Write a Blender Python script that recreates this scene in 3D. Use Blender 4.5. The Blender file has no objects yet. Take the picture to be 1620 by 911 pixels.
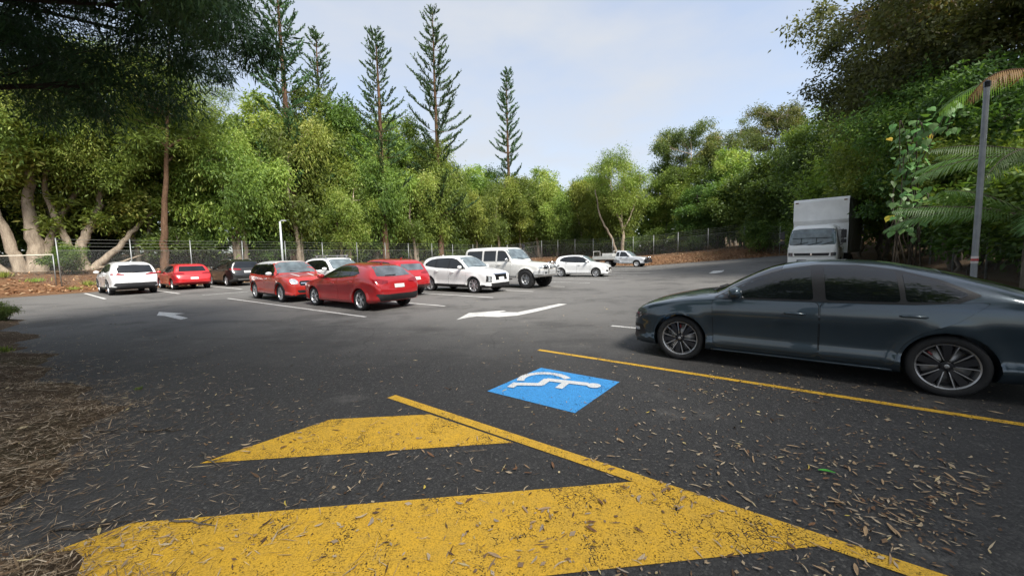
import bpy, bmesh, math, random
import numpy as np
from mathutils import Vector, Matrix
from mathutils.bvhtree import BVHTree

R = math.radians
SC = bpy.context.scene
COL = SC.collection

# ------------------------------------------------------------------ camera, sky, sun, exposure
cam_d = bpy.data.cameras.new('camera')
cam = bpy.data.objects.new('camera', cam_d)
COL.objects.link(cam)
cam_d.sensor_width = 36.0
cam_d.lens = 36.0 * 608.0 / 1620.0
cam_d.clip_start = 0.05
cam_d.clip_end = 2000.0
cam.matrix_world = (Matrix.Translation((0, 0, 1.6)) @ Matrix.Rotation(R(90 - 4.9), 4, 'X') @ Matrix.Rotation(R(-1.2), 4, 'Z'))
SC.camera = cam

SUN_ELEV, SUN_AZ = R(50), R(145)          # azimuth clockwise from +Y: behind the camera, a little to the right
sun_dir = Vector((math.sin(SUN_AZ) * math.cos(SUN_ELEV), math.cos(SUN_AZ) * math.cos(SUN_ELEV), math.sin(SUN_ELEV)))
sun_d = bpy.data.lights.new('sun', 'SUN')
sun_d.energy = 1.5
sun_d.angle = R(24)
sun_d.color = (1.0, 0.95, 0.87)
sun = bpy.data.objects.new('sun', sun_d)
COL.objects.link(sun)
sun.rotation_euler = sun_dir.to_track_quat('Z', 'Y').to_euler()

world = bpy.data.worlds.new('World')
SC.world = world
world.use_nodes = True
wn, wl = world.node_tree.nodes, world.node_tree.links
wn.clear()
w_out = wn.new('ShaderNodeOutputWorld')
w_bg = wn.new('ShaderNodeBackground')
w_sky = wn.new('ShaderNodeTexSky')
w_sky.sky_type = 'NISHITA'
w_sky.sun_disc = False
w_sky.sun_elevation = SUN_ELEV
w_sky.sun_rotation = SUN_AZ
w_sky.air_density = 1.0
w_sky.dust_density = 1.5
w_bg.inputs['Strength'].default_value = 0.056
w_tc = wn.new('ShaderNodeTexCoord')
w_map = wn.new('ShaderNodeMapping')
w_map.inputs['Scale'].default_value = (1.0, 1.0, 2.6)
w_noise = wn.new('ShaderNodeTexNoise')
w_noise.inputs['Scale'].default_value = 2.2
w_noise.inputs['Detail'].default_value = 6
w_noise.inputs['Roughness'].default_value = 0.52
w_rng = wn.new('ShaderNodeMapRange')
w_rng.inputs['From Min'].default_value = 0.36
w_rng.inputs['From Max'].default_value = 0.66
w_rng.inputs['To Min'].default_value = 0.50
w_rng.inputs['To Max'].default_value = 0.96
w_mix = wn.new('ShaderNodeMixRGB')
w_mix.inputs['Color2'].default_value = (2.52, 2.64, 2.82, 1)      # thin bright cloud cover
wl.new(w_tc.outputs['Generated'], w_map.inputs['Vector'])
wl.new(w_map.outputs['Vector'], w_noise.inputs['Vector'])
wl.new(w_noise.outputs['Fac'], w_rng.inputs['Value'])
wl.new(w_rng.outputs['Result'], w_mix.inputs['Fac'])
wl.new(w_sky.outputs['Color'], w_mix.inputs['Color1'])
wl.new(w_mix.outputs['Color'], w_bg.inputs['Color'])
wl.new(w_bg.outputs['Background'], w_out.inputs['Surface'])

SC.view_settings.view_transform = 'Standard'
SC.view_settings.look = 'None'
SC.view_settings.exposure = 2.38
SC.view_settings.gamma = 1.0
SC.view_settings.use_curve_mapping = False
SC.cycles.max_bounces = 6
SC.cycles.transparent_max_bounces = 12
SC.cycles.caustics_reflective = False
SC.cycles.caustics_refractive = False

# ------------------------------------------------------------------ helpers
def srgb(r, g, b):
    def f(c):
        c /= 255.0
        return c / 12.92 if c <= 0.04045 else ((c + 0.055) / 1.055) ** 2.4
    return (f(r), f(g), f(b), 1.0)

class NT:
    """small node-tree helper"""
    def __init__(s, name):
        s.m = bpy.data.materials.new(name)
        s.m.use_nodes = True
        s.t = s.m.node_tree
        s.t.nodes.clear()
        s.out = s.t.nodes.new('ShaderNodeOutputMaterial')
    def n(s, kind, **kw):
        nd = s.t.nodes.new('ShaderNode' + kind)
        for k, v in kw.items():
            if k.startswith('_'):
                setattr(nd, k[1:], v)
            else:
                key = k.replace('__', ' ')
                if isinstance(v, bpy.types.NodeSocket):
                    s.t.links.new(v, nd.inputs[key])
                else:
                    nd.inputs[key].default_value = v
        return nd
    def l(s, a, b):
        s.t.links.new(a, b)
    def coords(s, scale=(1, 1, 1), kind='Object'):
        tc = s.n('TexCoord')
        mp = s.n('Mapping', Vector=tc.outputs[kind])
        mp.inputs['Scale'].default_value = scale
        return mp.outputs['Vector']
    def noise(s, vec, scale, detail=3, rough=0.5):
        nd = s.n('TexNoise', Vector=vec, Scale=scale, Detail=detail, Roughness=rough)
        return nd.outputs['Fac']
    def ramp(s, fac, stops, interp='LINEAR'):
        nd = s.n('ValToRGB', Fac=fac)
        cr = nd.color_ramp
        cr.interpolation = interp
        while len(cr.elements) < len(stops):
            cr.elements.new(0.5)
        for e, (p, c) in zip(cr.elements, stops):
            e.position = p
            e.color = c if len(c) == 4 else (*c, 1)
        return nd.outputs['Color']
    def mix(s, fac, a, b, mode='MIX'):
        nd = s.n('MixRGB', _blend_type=mode)
        for k, v in (('Fac', fac), ('Color1', a), ('Color2', b)):
            if isinstance(v, bpy.types.NodeSocket):
                s.l(v, nd.inputs[k])
            elif k == 'Fac':
                nd.inputs[k].default_value = v
            else:
                nd.inputs[k].default_value = v if len(v) == 4 else (*v, 1)
        return nd.outputs['Color']
    def math(s, op, a, b=0.0):
        nd = s.n('Math', _operation=op)
        for i, v in enumerate((a, b)):
            if isinstance(v, bpy.types.NodeSocket):
                s.l(v, nd.inputs[i])
            else:
                nd.inputs[i].default_value = v
        return nd.outputs[0]
    def bump(s, h, strength=0.3, dist=0.01):
        return s.n('Bump', Height=h, Strength=strength, Distance=dist).outputs['Normal']
    def bsdf(s, **kw):
        nd = s.n('BsdfPrincipled', **kw)
        s.l(nd.outputs[0], s.out.inputs['Surface'])
        return nd

def col4(c):
    return c if len(c) == 4 else (*c, 1)

def m_simple(name, c, rough=0.6, metal=0.0, spec=0.5, var=0.12, scale=6.0, bump=0.0):
    t = NT(name)
    v = t.coords()
    f = t.noise(v, scale, 4, 0.6)
    c = col4(c)
    lo = tuple(x * (1 - var) for x in c[:3])
    hi = tuple(min(1, x * (1 + var)) for x in c[:3])
    col = t.ramp(f, [(0.3, lo), (0.7, hi)])
    b = t.bsdf(Base__Color=col, Roughness=rough, Metallic=metal)
    b.inputs['Specular IOR Level'].default_value = spec
    if bump:
        t.l(t.bump(t.noise(v, scale * 8, 4), bump, 0.01), b.inputs['Normal'])
    return t.m

def m_paint(name, c, metal=0.0, rough=0.35, dust=0.05):
    t = NT(name)
    v = t.coords()
    f = t.noise(v, 3.0, 5, 0.6)
    c = col4(c)
    col = t.mix(t.math('MULTIPLY', f, dust * 2), c, (0.30, 0.27, 0.22))
    b = t.bsdf(Base__Color=col, Roughness=rough, Metallic=metal)
    b.inputs['Coat Weight'].default_value = 1.0
    t.l(t.math('ADD', 0.012, t.math('MULTIPLY', f, 0.04)), b.inputs['Coat Roughness'])
    return t.m

def m_glass(name, c=(0.003, 0.004, 0.0045)):
    t = NT(name)
    f = t.noise(t.coords(), 2.5, 3)
    col = t.ramp(f, [(0.35, c), (0.7, tuple(x * 2.2 for x in c))])
    b = t.bsdf(Base__Color=col, Roughness=0.03)
    b.inputs['Specular IOR Level'].default_value = 0.75
    return t.m

def link(name, me, mats, parent=None, smooth=False):
    o = bpy.data.objects.new(name, me)
    COL.objects.link(o)
    for m in (mats if isinstance(mats, (list, tuple)) else [mats]):
        me.materials.append(m)
    if smooth:
        me.polygons.foreach_set('use_smooth', [True] * len(me.polygons))
    if parent is not None:
        o.parent = parent
    return o

def tag(o, label, cat=None, group=None, kind=None):
    o['label'] = label
    if cat:
        o['category'] = cat
    if group:
        o['group'] = group
    if kind:
        o['kind'] = kind
    return o

def empty(name, loc=(0, 0, 0), rz=0.0, parent=None):
    o = bpy.data.objects.new(name, None)
    COL.objects.link(o)
    o.location = loc
    o.rotation_euler = (0, 0, rz)
    o.empty_display_size = 0.2
    if parent is not None:
        o.parent = parent
    return o

def copy_tree(o, parent=None):
    c = o.copy()
    COL.objects.link(c)
    c.parent = parent
    for ch in list(o.children):
        copy_tree(ch, c)
    return c

class MB:
    """collects shapes into one mesh"""
    def __init__(s):
        s.v, s.f, s.mi = [], [], []
    def add(s, verts, faces, mi=0):
        o = len(s.v)
        s.v += [tuple(p) for p in verts]
        s.f += [tuple(i + o for i in f) for f in faces]
        s.mi += [mi] * len(faces)
    def box(s, c, size, rot=None, mi=0, bev=0.0):
        bm = bmesh.new()
        bmesh.ops.create_cube(bm, size=1.0)
        bmesh.ops.scale(bm, vec=size, verts=bm.verts)
        if bev:
            bmesh.ops.bevel(bm, geom=bm.edges[:] + bm.verts[:], offset=bev, segments=2, profile=0.6, affect='EDGES')
        M = Matrix.Translation(c) @ (rot.to_4x4() if rot is not None else Matrix())
        bm.verts.index_update()
        s.add([M @ v.co for v in bm.verts], [[v.index for v in f.verts] for f in bm.faces], mi)
        bm.free()
    def tube(s, pts, rad, n=8, mi=0, cap=True):
        pts = [Vector(p) for p in pts]
        if not isinstance(rad, (list, tuple)):
            rad = [rad] * len(pts)
        rings = []
        up = Vector((0, 0, 1))
        prev = None
        for i, p in enumerate(pts):
            d = (pts[min(i + 1, len(pts) - 1)] - pts[max(i - 1, 0)])
            if d.length < 1e-9:
                d = Vector((0, 0, 1))
            d.normalize()
            if prev is None:
                a = d.cross(up) if abs(d.z) < 0.95 else d.cross(Vector((0, 1, 0)))
            else:
                a = prev - d * prev.dot(d)
            a.normalize()
            prev = a
            b = d.cross(a)
            rings.append([p + (a * math.cos(2 * math.pi * k / n) + b * math.sin(2 * math.pi * k / n)) * rad[i] for k in range(n)])
        V = [q for r in rings for q in r]
        F = []
        for i in range(len(rings) - 1):
            for k in range(n):
                F.append((i * n + k, i * n + (k + 1) % n, (i + 1) * n + (k + 1) % n, (i + 1) * n + k))
        if cap:
            F.append(tuple(range(n - 1, -1, -1)))
            F.append(tuple((len(rings) - 1) * n + k for k in range(n)))
        s.add(V, F, mi)
    def lathe_y(s, prof, n=32, c=(0, 0, 0), mi=0, closed=False):
        """profile of (y, r) turned round the y axis"""
        V, F = [], []
        for (y, r) in prof:
            for k in range(n):
                a = 2 * math.pi * k / n
                V.append((c[0] + r * math.cos(a), c[1] + y, c[2] + r * math.sin(a)))
        m = len(prof)
        for i in range(m if closed else m - 1):
            j = (i + 1) % m
            for k in range(n):
                F.append((i * n + k, j * n + k, j * n + (k + 1) % n, i * n + (k + 1) % n))
        s.add(V, F, mi)
    def prism(s, poly, M, depth, mi=0):
        """2-d polygon (x, y) extruded along local z from 0 to depth, then M"""
        n = len(poly)
        V = [M @ Vector((x, y, 0)) for x, y in poly] + [M @ Vector((x, y, depth)) for x, y in poly]
        F = [tuple(range(n - 1, -1, -1)), tuple(range(n, 2 * n))]
        F += [(i, (i + 1) % n, n + (i + 1) % n, n + i) for i in range(n)]
        s.add(V, F, mi)
    def mesh(s, name):
        me = bpy.data.meshes.new(name)
        me.from_pydata(s.v, [], s.f)
        me.polygons.foreach_set('material_index', s.mi)
        me.update()
        return me
    def build(s, name, mats, parent=None, smooth=False):
        return link(name, s.mesh(name), mats, parent, smooth)

def pchip(pts):
    X = np.array([p[0] for p in pts], float)
    Y = np.array([p[1] for p in pts], float)
    h = np.diff(X)
    d = np.diff(Y) / h
    m = np.zeros(len(X))
    for i in range(1, len(X) - 1):
        if d[i - 1] * d[i] > 0:
            w1, w2 = 2 * h[i] + h[i - 1], h[i] + 2 * h[i - 1]
            m[i] = (w1 + w2) / (w1 / d[i - 1] + w2 / d[i])
    m[0], m[-1] = d[0], d[-1]
    def f(x):
        x = np.clip(np.asarray(x, float), X[0], X[-1])
        i = np.clip(np.searchsorted(X, x) - 1, 0, len(X) - 2)
        t = (x - X[i]) / h[i]
        return ((1 + 2 * t) * (1 - t) ** 2 * Y[i] + t * (1 - t) ** 2 * h[i] * m[i]
                + t * t * (3 - 2 * t) * Y[i + 1] + t * t * (t - 1) * h[i] * m[i + 1])
    return f

def sstep(a, b, x):
    t = np.clip((np.asarray(x, float) - a) / (b - a), 0, 1)
    return t * t * (3 - 2 * t)

# ------------------------------------------------------------------ the lot: axes along (u) and across (v) the bays
U0, U1 = 0.8058, -0.5922
def G(a, b):
    return (a * U0 - b * U1, a * U1 + b * U0)
def AB(x, y):
    return (x * U0 + y * U1, -x * U1 + y * U0)
HEAD_U = math.atan2(U1, U0)          # facing +u
HEAD_MU = HEAD_U + math.pi           # facing -u

_rs = np.random.RandomState(5)
_wv = [(_rs.uniform(0.15, 2.4), _rs.uniform(0, 6.28), _rs.uniform(0, 6.28)) for _ in range(14)]
def wob(x, y, lo=0.0, hi=9.0):
    """smooth sum-of-sines noise, about -1..1"""
    s = 0.0
    k = 0
    for fr, ph, an in _wv:
        if lo <= fr <= hi:
            s = s + np.sin(fr * (x * math.cos(an) + y * math.sin(an)) * 2.2 + ph)
            k += 1
    return s / max(1, k) * 1.6

def lot_rise(x, y):
    return 0.075 * np.maximum(0, x - 0.35 * y) * sstep(10, 34, y)

def edge_b(a):
    """b of the ragged near edge of the seal"""
    e = 0.30 + 0.16 * np.sin(a * 1.7) + 0.10 * np.sin(a * 4.1 + 1) + 0.06 * np.sin(a * 9.3)
    e = e - 0.9 * sstep(-1.2, 0.2, a) - 0.40 * sstep(-5.0, -3.6, a) + 0.28 * sstep(-10.5, -7.5, a) * sstep(-4.2, -5.2, a)
    e = e - 40 * sstep(-22.6, -23.6, a) * (a > -30.5)
    return e

def inside(x, y):
    a, b = AB(x, y)
    left = -32.4 + 2.6 * sstep(6, 0, b) * 0.3
    return np.minimum(np.minimum(b - edge_b(a), a - left), np.minimum(3.0 - a, 45.6 - b))

def bank(x, y):
    a, b = AB(x, y)
    l = 1.0 * sstep(-32.6, -37, a)
    k = 1.05 * sstep(45.8, 52, b)
    r = 0.9 * sstep(3.2, 8.0, a) * sstep(-4, 6, b)
    return np.maximum(np.maximum(l, k), r) + 1.5 * sstep(-37, -60, a) + 1.5 * sstep(52, 80, b) + 2.0 * sstep(8, 30, a)

def ground_z(x, y):
    sd = inside(x, y)
    z = lot_rise(x, y) + bank(x, y)
    z = z + 0.12 * sstep(0.05, -0.6, sd) - 0.07 * sstep(-0.05, 0.45, sd)
    z = z + (0.025 * wob(x * 1.6, y * 1.6, 0.6) + 0.05 * wob(x * .4, y * .4)) * sstep(0.5, -0.6, sd)
    return z

# ------------------------------------------------------------------ ground materials
def asphalt_nodes(t):
    v = t.coords()
    big = t.noise(v, 0.16, 5, 0.6)
    mid = t.noise(v, 1.1, 5, 0.65)
    fine = t.noise(v, 140, 2, 0.7)
    vo = t.n('TexVoronoi', Vector=v, Scale=70.0)
    stone = t.ramp(vo.outputs['Color'], [(0.0, (0.013, 0.013, 0.014)), (0.55, (0.036, 0.035, 0.036)), (0.84, (0.085, 0.083, 0.079)), (1.0, (0.25, 0.24, 0.22))])
    c = t.mix(0.55, stone, t.ramp(fine, [(0.3, (0.017, 0.017, 0.018)), (0.7, (0.050, 0.049, 0.048))]))
    # paler grey further in, darker on the near bays
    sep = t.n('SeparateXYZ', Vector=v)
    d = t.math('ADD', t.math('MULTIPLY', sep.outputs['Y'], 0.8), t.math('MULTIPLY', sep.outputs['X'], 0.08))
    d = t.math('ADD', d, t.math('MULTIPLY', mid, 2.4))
    far_grey = t.n('MapRange', Value=d, From__Min=5.4, From__Max=9.0).outputs[0]
    c = t.mix(t.math('MULTIPLY', far_grey, 0.72), c, (0.170, 0.164, 0.156))
    c = t.mix(t.ramp(big, [(0.45, (0, 0, 0)), (0.75, (0.35, 0.35, 0.35))]), c, (0.10, 0.095, 0.088))
    stain = t.noise(t.coords((0.5, 1.6, 1)), 0.7, 4, 0.6)
    c = t.mix(t.ramp(stain, [(0.56, (0, 0, 0)), (0.70, (0.45, 0.45, 0.45))]), c, (0.030, 0.029, 0.029))
    sep2 = t.noise(t.coords((1.0, 1.0, 1)), 0.33, 7, 0.72)
    c = t.mix(t.ramp(sep2, [(0.50, (0, 0, 0)), (0.62, (0.55, 0.55, 0.55))]), c, (0.034, 0.033, 0.033))
    blot = t.noise(v, 0.85, 6, 0.7)
    c = t.mix(t.ramp(blot, [(0.58, (0, 0, 0)), (0.74, (0.38, 0.38, 0.38))]), c, (0.20, 0.19, 0.175))
    ck = t.n('TexVoronoi', Vector=t.mix(0.35, v, t.n('TexNoise', Vector=v, Scale=0.9, Detail=5.0).outputs['Color']), _feature='DISTANCE_TO_EDGE', Scale=0.42)
    ckm = t.math('MULTIPLY', t.math('LESS_THAN', ck.outputs['Distance'], 0.004), t.math('GREATER_THAN', t.noise(v, 0.5, 3), 0.5))
    c = t.mix(t.math('MULTIPLY', ckm, 0.22), c, (0.012, 0.012, 0.012))
    dust = t.ramp(t.noise(v, 3.3, 6, 0.75), [(0.60, (0, 0, 0)), (0.78, (0.4, 0.4, 0.4))])
    c = t.mix(dust, c, (0.15, 0.135, 0.115))
    h = t.math('ADD', t.math('MULTIPLY', vo.outputs['Distance'], -1.0), t.math('MULTIPLY', fine, 0.5))
    return c, h

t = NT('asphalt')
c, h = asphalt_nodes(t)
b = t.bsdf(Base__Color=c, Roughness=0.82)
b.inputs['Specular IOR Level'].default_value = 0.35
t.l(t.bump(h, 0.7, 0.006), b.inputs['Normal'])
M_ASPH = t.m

def m_marking(name, base, dark, wear, streak=0.0, scale=1.0):
    """road paint worn through to the seal"""
    t = NT(name)
    v = t.coords()
    n1 = t.noise(v, 75 * scale, 3, 0.7)
    n2 = t.noise(v, 2.2, 5, 0.65)
    w = t.math('ADD', n1, t.math('MULTIPLY', t.math('SUBTRACT', n2, 0.5), 0.55))
    if streak:
        st = t.noise(t.coords((3.2, 0.8, 1)), 2.6, 5, 0.6)
        w = t.math('ADD', w, t.math('MULTIPLY', t.math('SUBTRACT', st, 0.5), streak))
    vo = t.n('TexVoronoi', Vector=t.mix(.12, v, t.n('TexNoise', Vector=v, Scale=6.0, Detail=4.0).outputs['Color']), _feature='DISTANCE_TO_EDGE', Scale=24.0)
    crack = t.math('LESS_THAN', vo.outputs['Distance'], 0.03)
    crack = t.math('MULTIPLY', crack, t.math('GREATER_THAN', t.noise(v, 2.3, 4), 0.58))
    hole = t.math('GREATER_THAN', w, wear)
    hole = t.math('MAXIMUM', hole, crack)
    c = t.mix(t.ramp(t.noise(v, 9, 5, 0.7), [(0.35, (0, 0, 0)), (0.75, (1, 1, 1))]), base, dark)
    c = t.mix(t.ramp(n1, [(0.45, (0, 0, 0)), (0.64, (0.6, 0.6, 0.6))]), c, tuple(x * 0.35 for x in dark[:3]))
    b = t.n('BsdfPrincipled', Base__Color=c, Roughness=0.7)
    b.inputs['Specular IOR Level'].default_value = 0.3
    t.l(t.bump(n1, 0.5, 0.004), b.inputs['Normal'])
    tr = t.n('BsdfTransparent')
    mx = t.n('MixShader', Fac=hole)
    t.l(b.outputs[0], mx.inputs[1])
    t.l(tr.outputs[0], mx.inputs[2])
    t.l(mx.outputs[0], t.out.inputs['Surface'])
    return t.m

M_YEL = m_marking('yellow_paint', (0.70, 0.405, 0.032), (0.57, 0.35, 0.05), 0.625, 0.42, 1.4)
M_WHT = m_marking('white_paint', (0.70, 0.70, 0.68), (0.52, 0.51, 0.49), 0.72)
M_SYM = m_marking('symbol_white_paint', (0.74, 0.75, 0.75), (0.60, 0.62, 0.63), 0.70)
M_BLU = m_marking('blue_paint', (0.06, 0.33, 0.72), (0.045, 0.27, 0.64), 0.70)

t = NT('mulch_ground')
v = t.coords()
f1 = t.noise(v, 9, 6, 0.75)
f2 = t.noise(t.coords((1, 2.2, 1)), 38, 5, 0.75)
f3 = t.noise(v, 0.55, 4, 0.6)
c1 = t.ramp(f2, [(0.25, (0.026, 0.018, 0.012)), (0.45, (0.10, 0.072, 0.048)), (0.6, (0.20, 0.15, 0.105)), (0.8, (0.36, 0.30, 0.23))])
c2 = t.ramp(f1, [(0.3, (0.035, 0.025, 0.017)), (0.7, (0.16, 0.10, 0.058))])
c = t.mix(0.4, c1, c2)
og = t.n('Attribute', _attribute_name='orange').outputs['Fac']
c = t.mix(t.math('MULTIPLY', og, 0.5), c, t.ramp(f2, [(0.3, (0.11, 0.045, 0.018)), (0.6, (0.36, 0.16, 0.07)), (0.85, (0.52, 0.33, 0.18))]))
c = t.mix(t.ramp(f3, [(0.55, (0, 0, 0)), (0.75, (0.35, 0.35, 0.35))]), c, (0.05, 0.075, 0.022))
b = t.bsdf(Base__Color=c, Roughness=0.95)
b.inputs['Specular IOR Level'].default_value = 0.15
t.l(t.bump(t.math('ADD', f1, f2), 1.0, 0.05), b.inputs['Normal'])
M_MULCH = t.m

# ------------------------------------------------------------------ ground and asphalt
def grid_lines(segs):
    out = []
    for lo, hi, st in segs:
        n = max(1, int(round((hi - lo) / st)))
        out += list(np.linspace(lo, hi, n, endpoint=False))
    out.append(segs[-1][1])
    return np.array(out)

ga = grid_lines([(-400, -80, 40), (-80, -38, 3), (-38, -14, 0.6), (-14, 2.4, 0.14), (2.4, 12, 0.6), (12, 60, 4), (60, 400, 40)])
gb = grid_lines([(-300, -60, 40), (-60, -6, 4), (-6, -1.2, 0.4), (-1.2, 2.2, 0.11), (2.2, 54, 0.9), (54, 90, 3), (90, 420, 40)])
A_, B_ = np.meshgrid(ga, gb, indexing='ij')
GX, GY = A_ * U0 - B_ * U1, A_ * U1 + B_ * U0
GZ = ground_z(GX, GY)
na, nb = len(ga), len(gb)
idx = np.arange(na * nb).reshape(na, nb)
F = np.stack([idx[:-1, :-1], idx[1:, :-1], idx[1:, 1:], idx[:-1, 1:]], -1).reshape(-1, 4)

def np_mesh(name, V, F, attrs=None):
    me = bpy.data.meshes.new(name)
    k = F.shape[1]
    me.vertices.add(len(V))
    me.vertices.foreach_set('co', np.ascontiguousarray(V, np.float32).ravel())
    me.loops.add(F.size)
    me.loops.foreach_set('vertex_index', np.ascontiguousarray(F, np.int32).ravel())
    me.polygons.add(len(F))
    me.polygons.foreach_set('loop_start', np.arange(0, F.size, k, dtype=np.int32))
    if attrs:
        for an, av in attrs.items():
            at = me.attributes.new(an, 'FLOAT', 'POINT')
            at.data.foreach_set('value', np.ascontiguousarray(av, np.float32))
    me.update(calc_edges=True)
    return me

orange = sstep(-30, -33, A_) * sstep(-39, -34, A_) * sstep(14, 4, B_)
orange = np.maximum(orange, 0.65 * sstep(45, 46.5, B_) * sstep(56, 50, B_))
orange = np.maximum(orange, 0.5 * sstep(-30, -33, A_) * sstep(-40, -34, A_))
gnd = link('ground', np_mesh('ground', np.stack([GX, GY, GZ], -1).reshape(-1, 3), F, {'orange': orange.ravel()}), M_MULCH, smooth=True)
tag(gnd, 'brown leaf mulch ground around the car park', kind='structure')

aa = grid_lines([(-36, -8, 0.8), (-8, 6, 0.4)])
ab = grid_lines([(-25, -2, 1), (-2, 49, 0.7)])
A_, B_ = np.meshgrid(aa, ab, indexing='ij')
X, Y = A_ * U0 - B_ * U1, A_ * U1 + B_ * U0
keep = (inside(X, Y) > -1.1)
kf = keep[:-1, :-1] | keep[1:, :-1] | keep[1:, 1:] | keep[:-1, 1:]
idx = np.arange(len(aa) * len(ab)).reshape(len(aa), len(ab))
F = np.stack([idx[:-1, :-1], idx[1:, :-1], idx[1:, 1:], idx[:-1, 1:]], -1)[kf]
used, inv = np.unique(F, return_inverse=True)
V = np.stack([X, Y, lot_rise(X, Y)], -1).reshape(-1, 3)[used]
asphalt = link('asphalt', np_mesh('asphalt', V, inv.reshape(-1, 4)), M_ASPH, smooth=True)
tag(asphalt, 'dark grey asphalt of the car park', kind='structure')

# ------------------------------------------------------------------ painted markings, parts of the asphalt
def marking(name, polys, mat, label=None, z=0.004, parent=None):
    mb = MB()
    for i, poly in enumerate(polys):
        n = len(poly)
        mb.add([(x, y, float(lot_rise(x, y)) + z + 0.0004 * i) for x, y in poly], [tuple(range(n))])
    o = mb.build(name, mat, parent or asphalt)
    bm = bmesh.new()
    bm.from_mesh(o.data)
    bmesh.ops.triangulate(bm, faces=bm.faces[:])
    bmesh.ops.recalc_face_normals(bm, faces=bm.faces[:])
    for f in bm.faces:
        if f.normal.z < 0:
            f.normal_flip()
    bm.to_mesh(o.data)
    bm.free()
    if label:
        o['label'] = label
    return o

def abpoly(pts):
    return [G(a, b) for a, b in pts]
def line_ab(a0, b0, a1, b1, w=0.1):
    d = math.hypot(a1 - a0, b1 - b0)
    px, py = -(b1 - b0) / d * w / 2, (a1 - a0) / d * w / 2
    n = max(1, int(d / 1.5))
    up = [(a0 + (a1 - a0) * i / n + px, b0 + (b1 - b0) * i / n + py) for i in range(n + 1)]
    dn = [(a0 + (a1 - a0) * i / n - px, b0 + (b1 - b0) * i / n - py) for i in range(n + 1)]
    return abpoly(up + dn[::-1])

for b0, a0, a1 in ((6.0, -19.56, -9.39), (8.64, -19.5, -9.05), (11.29, -19.5, -9.2), (13.95, -19.5, -9.1), (16.6, -19.5, -9.0), (19.25, -19.5, -8.9), (21.9, -19.5, -8.9), (24.0, -19.5, -8.8), (26.8, -19.5, -8.8), (29.5, -19.5, -8.8), (34.8, -19.5, -9.2), (40.0, -19.5, -9.2)):
    marking('bay_line', [line_ab(a0, b0, a1, b0, 0.10)], M_WHT)
marking('bay_line', [line_ab(-22.7, 5.96, -22.75, 8.7, 0.10)], M_WHT)
for b0 in (3.05, 5.65, 8.4, 11.1, 13.8, 16.5):
    marking('bay_line', [line_ab(-31.2, b0, -25.1, b0, 0.11)], M_WHT)
for b0 in (8.03, 10.75, 13.4):
    marking('bay_line', [line_ab(-3.2, b0, 2.6, b0, 0.10)], M_WHT)
marking('yellow_bay_line', [line_ab(-3.42, 5.37, 2.7, 5.33, 0.09)], M_YEL, 'yellow painted line beside the dark parked car')
marking('yellow_bay_line', [line_ab(-3.70, 2.64, 1.6, 2.57, 0.11)], M_YEL, 'yellow painted line bounding the hatched bars', 0.006)
marking('hatch_bar', [[(-2.51, 2.93), (-1.84, 3.72), (-0.86, 3.79), (-0.02, 3.165)]], M_YEL, 'solid yellow hatch bar with slanted left end')
marking('hatch_bar', [[(-2.38, 2.245), (0.82, 2.565), (1.63, 1.945), (0.0, 1.775), (-2.75, 1.49), (-3.0, 1.6)]], M_YEL, 'wide worn yellow hatch bar with scuffed left end')
square = marking('accessible_parking_square', [abpoly([(-2.88, 3.38), (-2.84, 4.52), (-1.70, 4.53), (-1.73, 3.38)])], M_BLU, 'bright blue painted square')
def stroke(pts, w):
    out = []
    for (p, q) in zip(pts[:-1], pts[1:]):
        out.append(line_ab(p[0], p[1], q[0], q[1], w))
    return out
arc = []
for k in range(13):
    th = R(48 + 168 * k / 12)
    arc.append((-2.50 + 0.295 * math.cos(th) * 1.05, 4.06 + 0.30 * math.sin(th)))
sym = stroke(arc, 0.095) + stroke([(-1.98, 4.22), (-2.50, 4.10)], 0.11) + stroke([(-2.24, 4.2), (-2.21, 3.90)], 0.09)
sym += stroke([(-2.49, 4.12), (-2.46, 3.89)], 0.10) + stroke([(-2.44, 3.91), (-2.74, 3.74)], 0.10) + stroke([(-2.74, 3.79), (-2.71, 3.61)], 0.09)
sym += [abpoly([(-1.90 + 0.085 * math.cos(k * 0.524), 4.21 + 0.085 * math.sin(k * 0.524)) for k in range(12)])]
marking('wheelchair_symbol', sym, M_SYM, 'white wheelchair symbol painted on blue', 0.008, square)
marking('direction_arrow', [abpoly([(-15.49, 2.92), (-16.55, 3.18), (-15.21, 3.52), (-15.25, 3.27), (-13.87, 3.27), (-13.74, 3.07), (-15.17, 3.02)])], M_WHT, 'short white straight arrow on the asphalt')
marking('direction_arrow', [abpoly([(-6.83, 6.90), (-7.33, 7.9), (-6.75, 8.75), (-6.63, 8.74), (-6.67, 8.42), (-6.2, 8.67), (-6.13, 9.32), (-6.08, 10.8), (-5.81, 10.85), (-5.80, 9.06), (-5.86, 8.2), (-6.15, 7.76), (-6.74, 7.55), (-6.81, 7.28)])], M_WHT, 'long white curved turning arrow on the asphalt')
marking('direction_arrow', [abpoly([(-4.3, 26.75), (-4.35, 28.67), (-3.75, 29.1), (-3.7, 28.4), (-3.68, 27.47), (-3.95, 26.6)])], M_WHT, 'distant white arrow near the raised far corner', 0.012)

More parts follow.
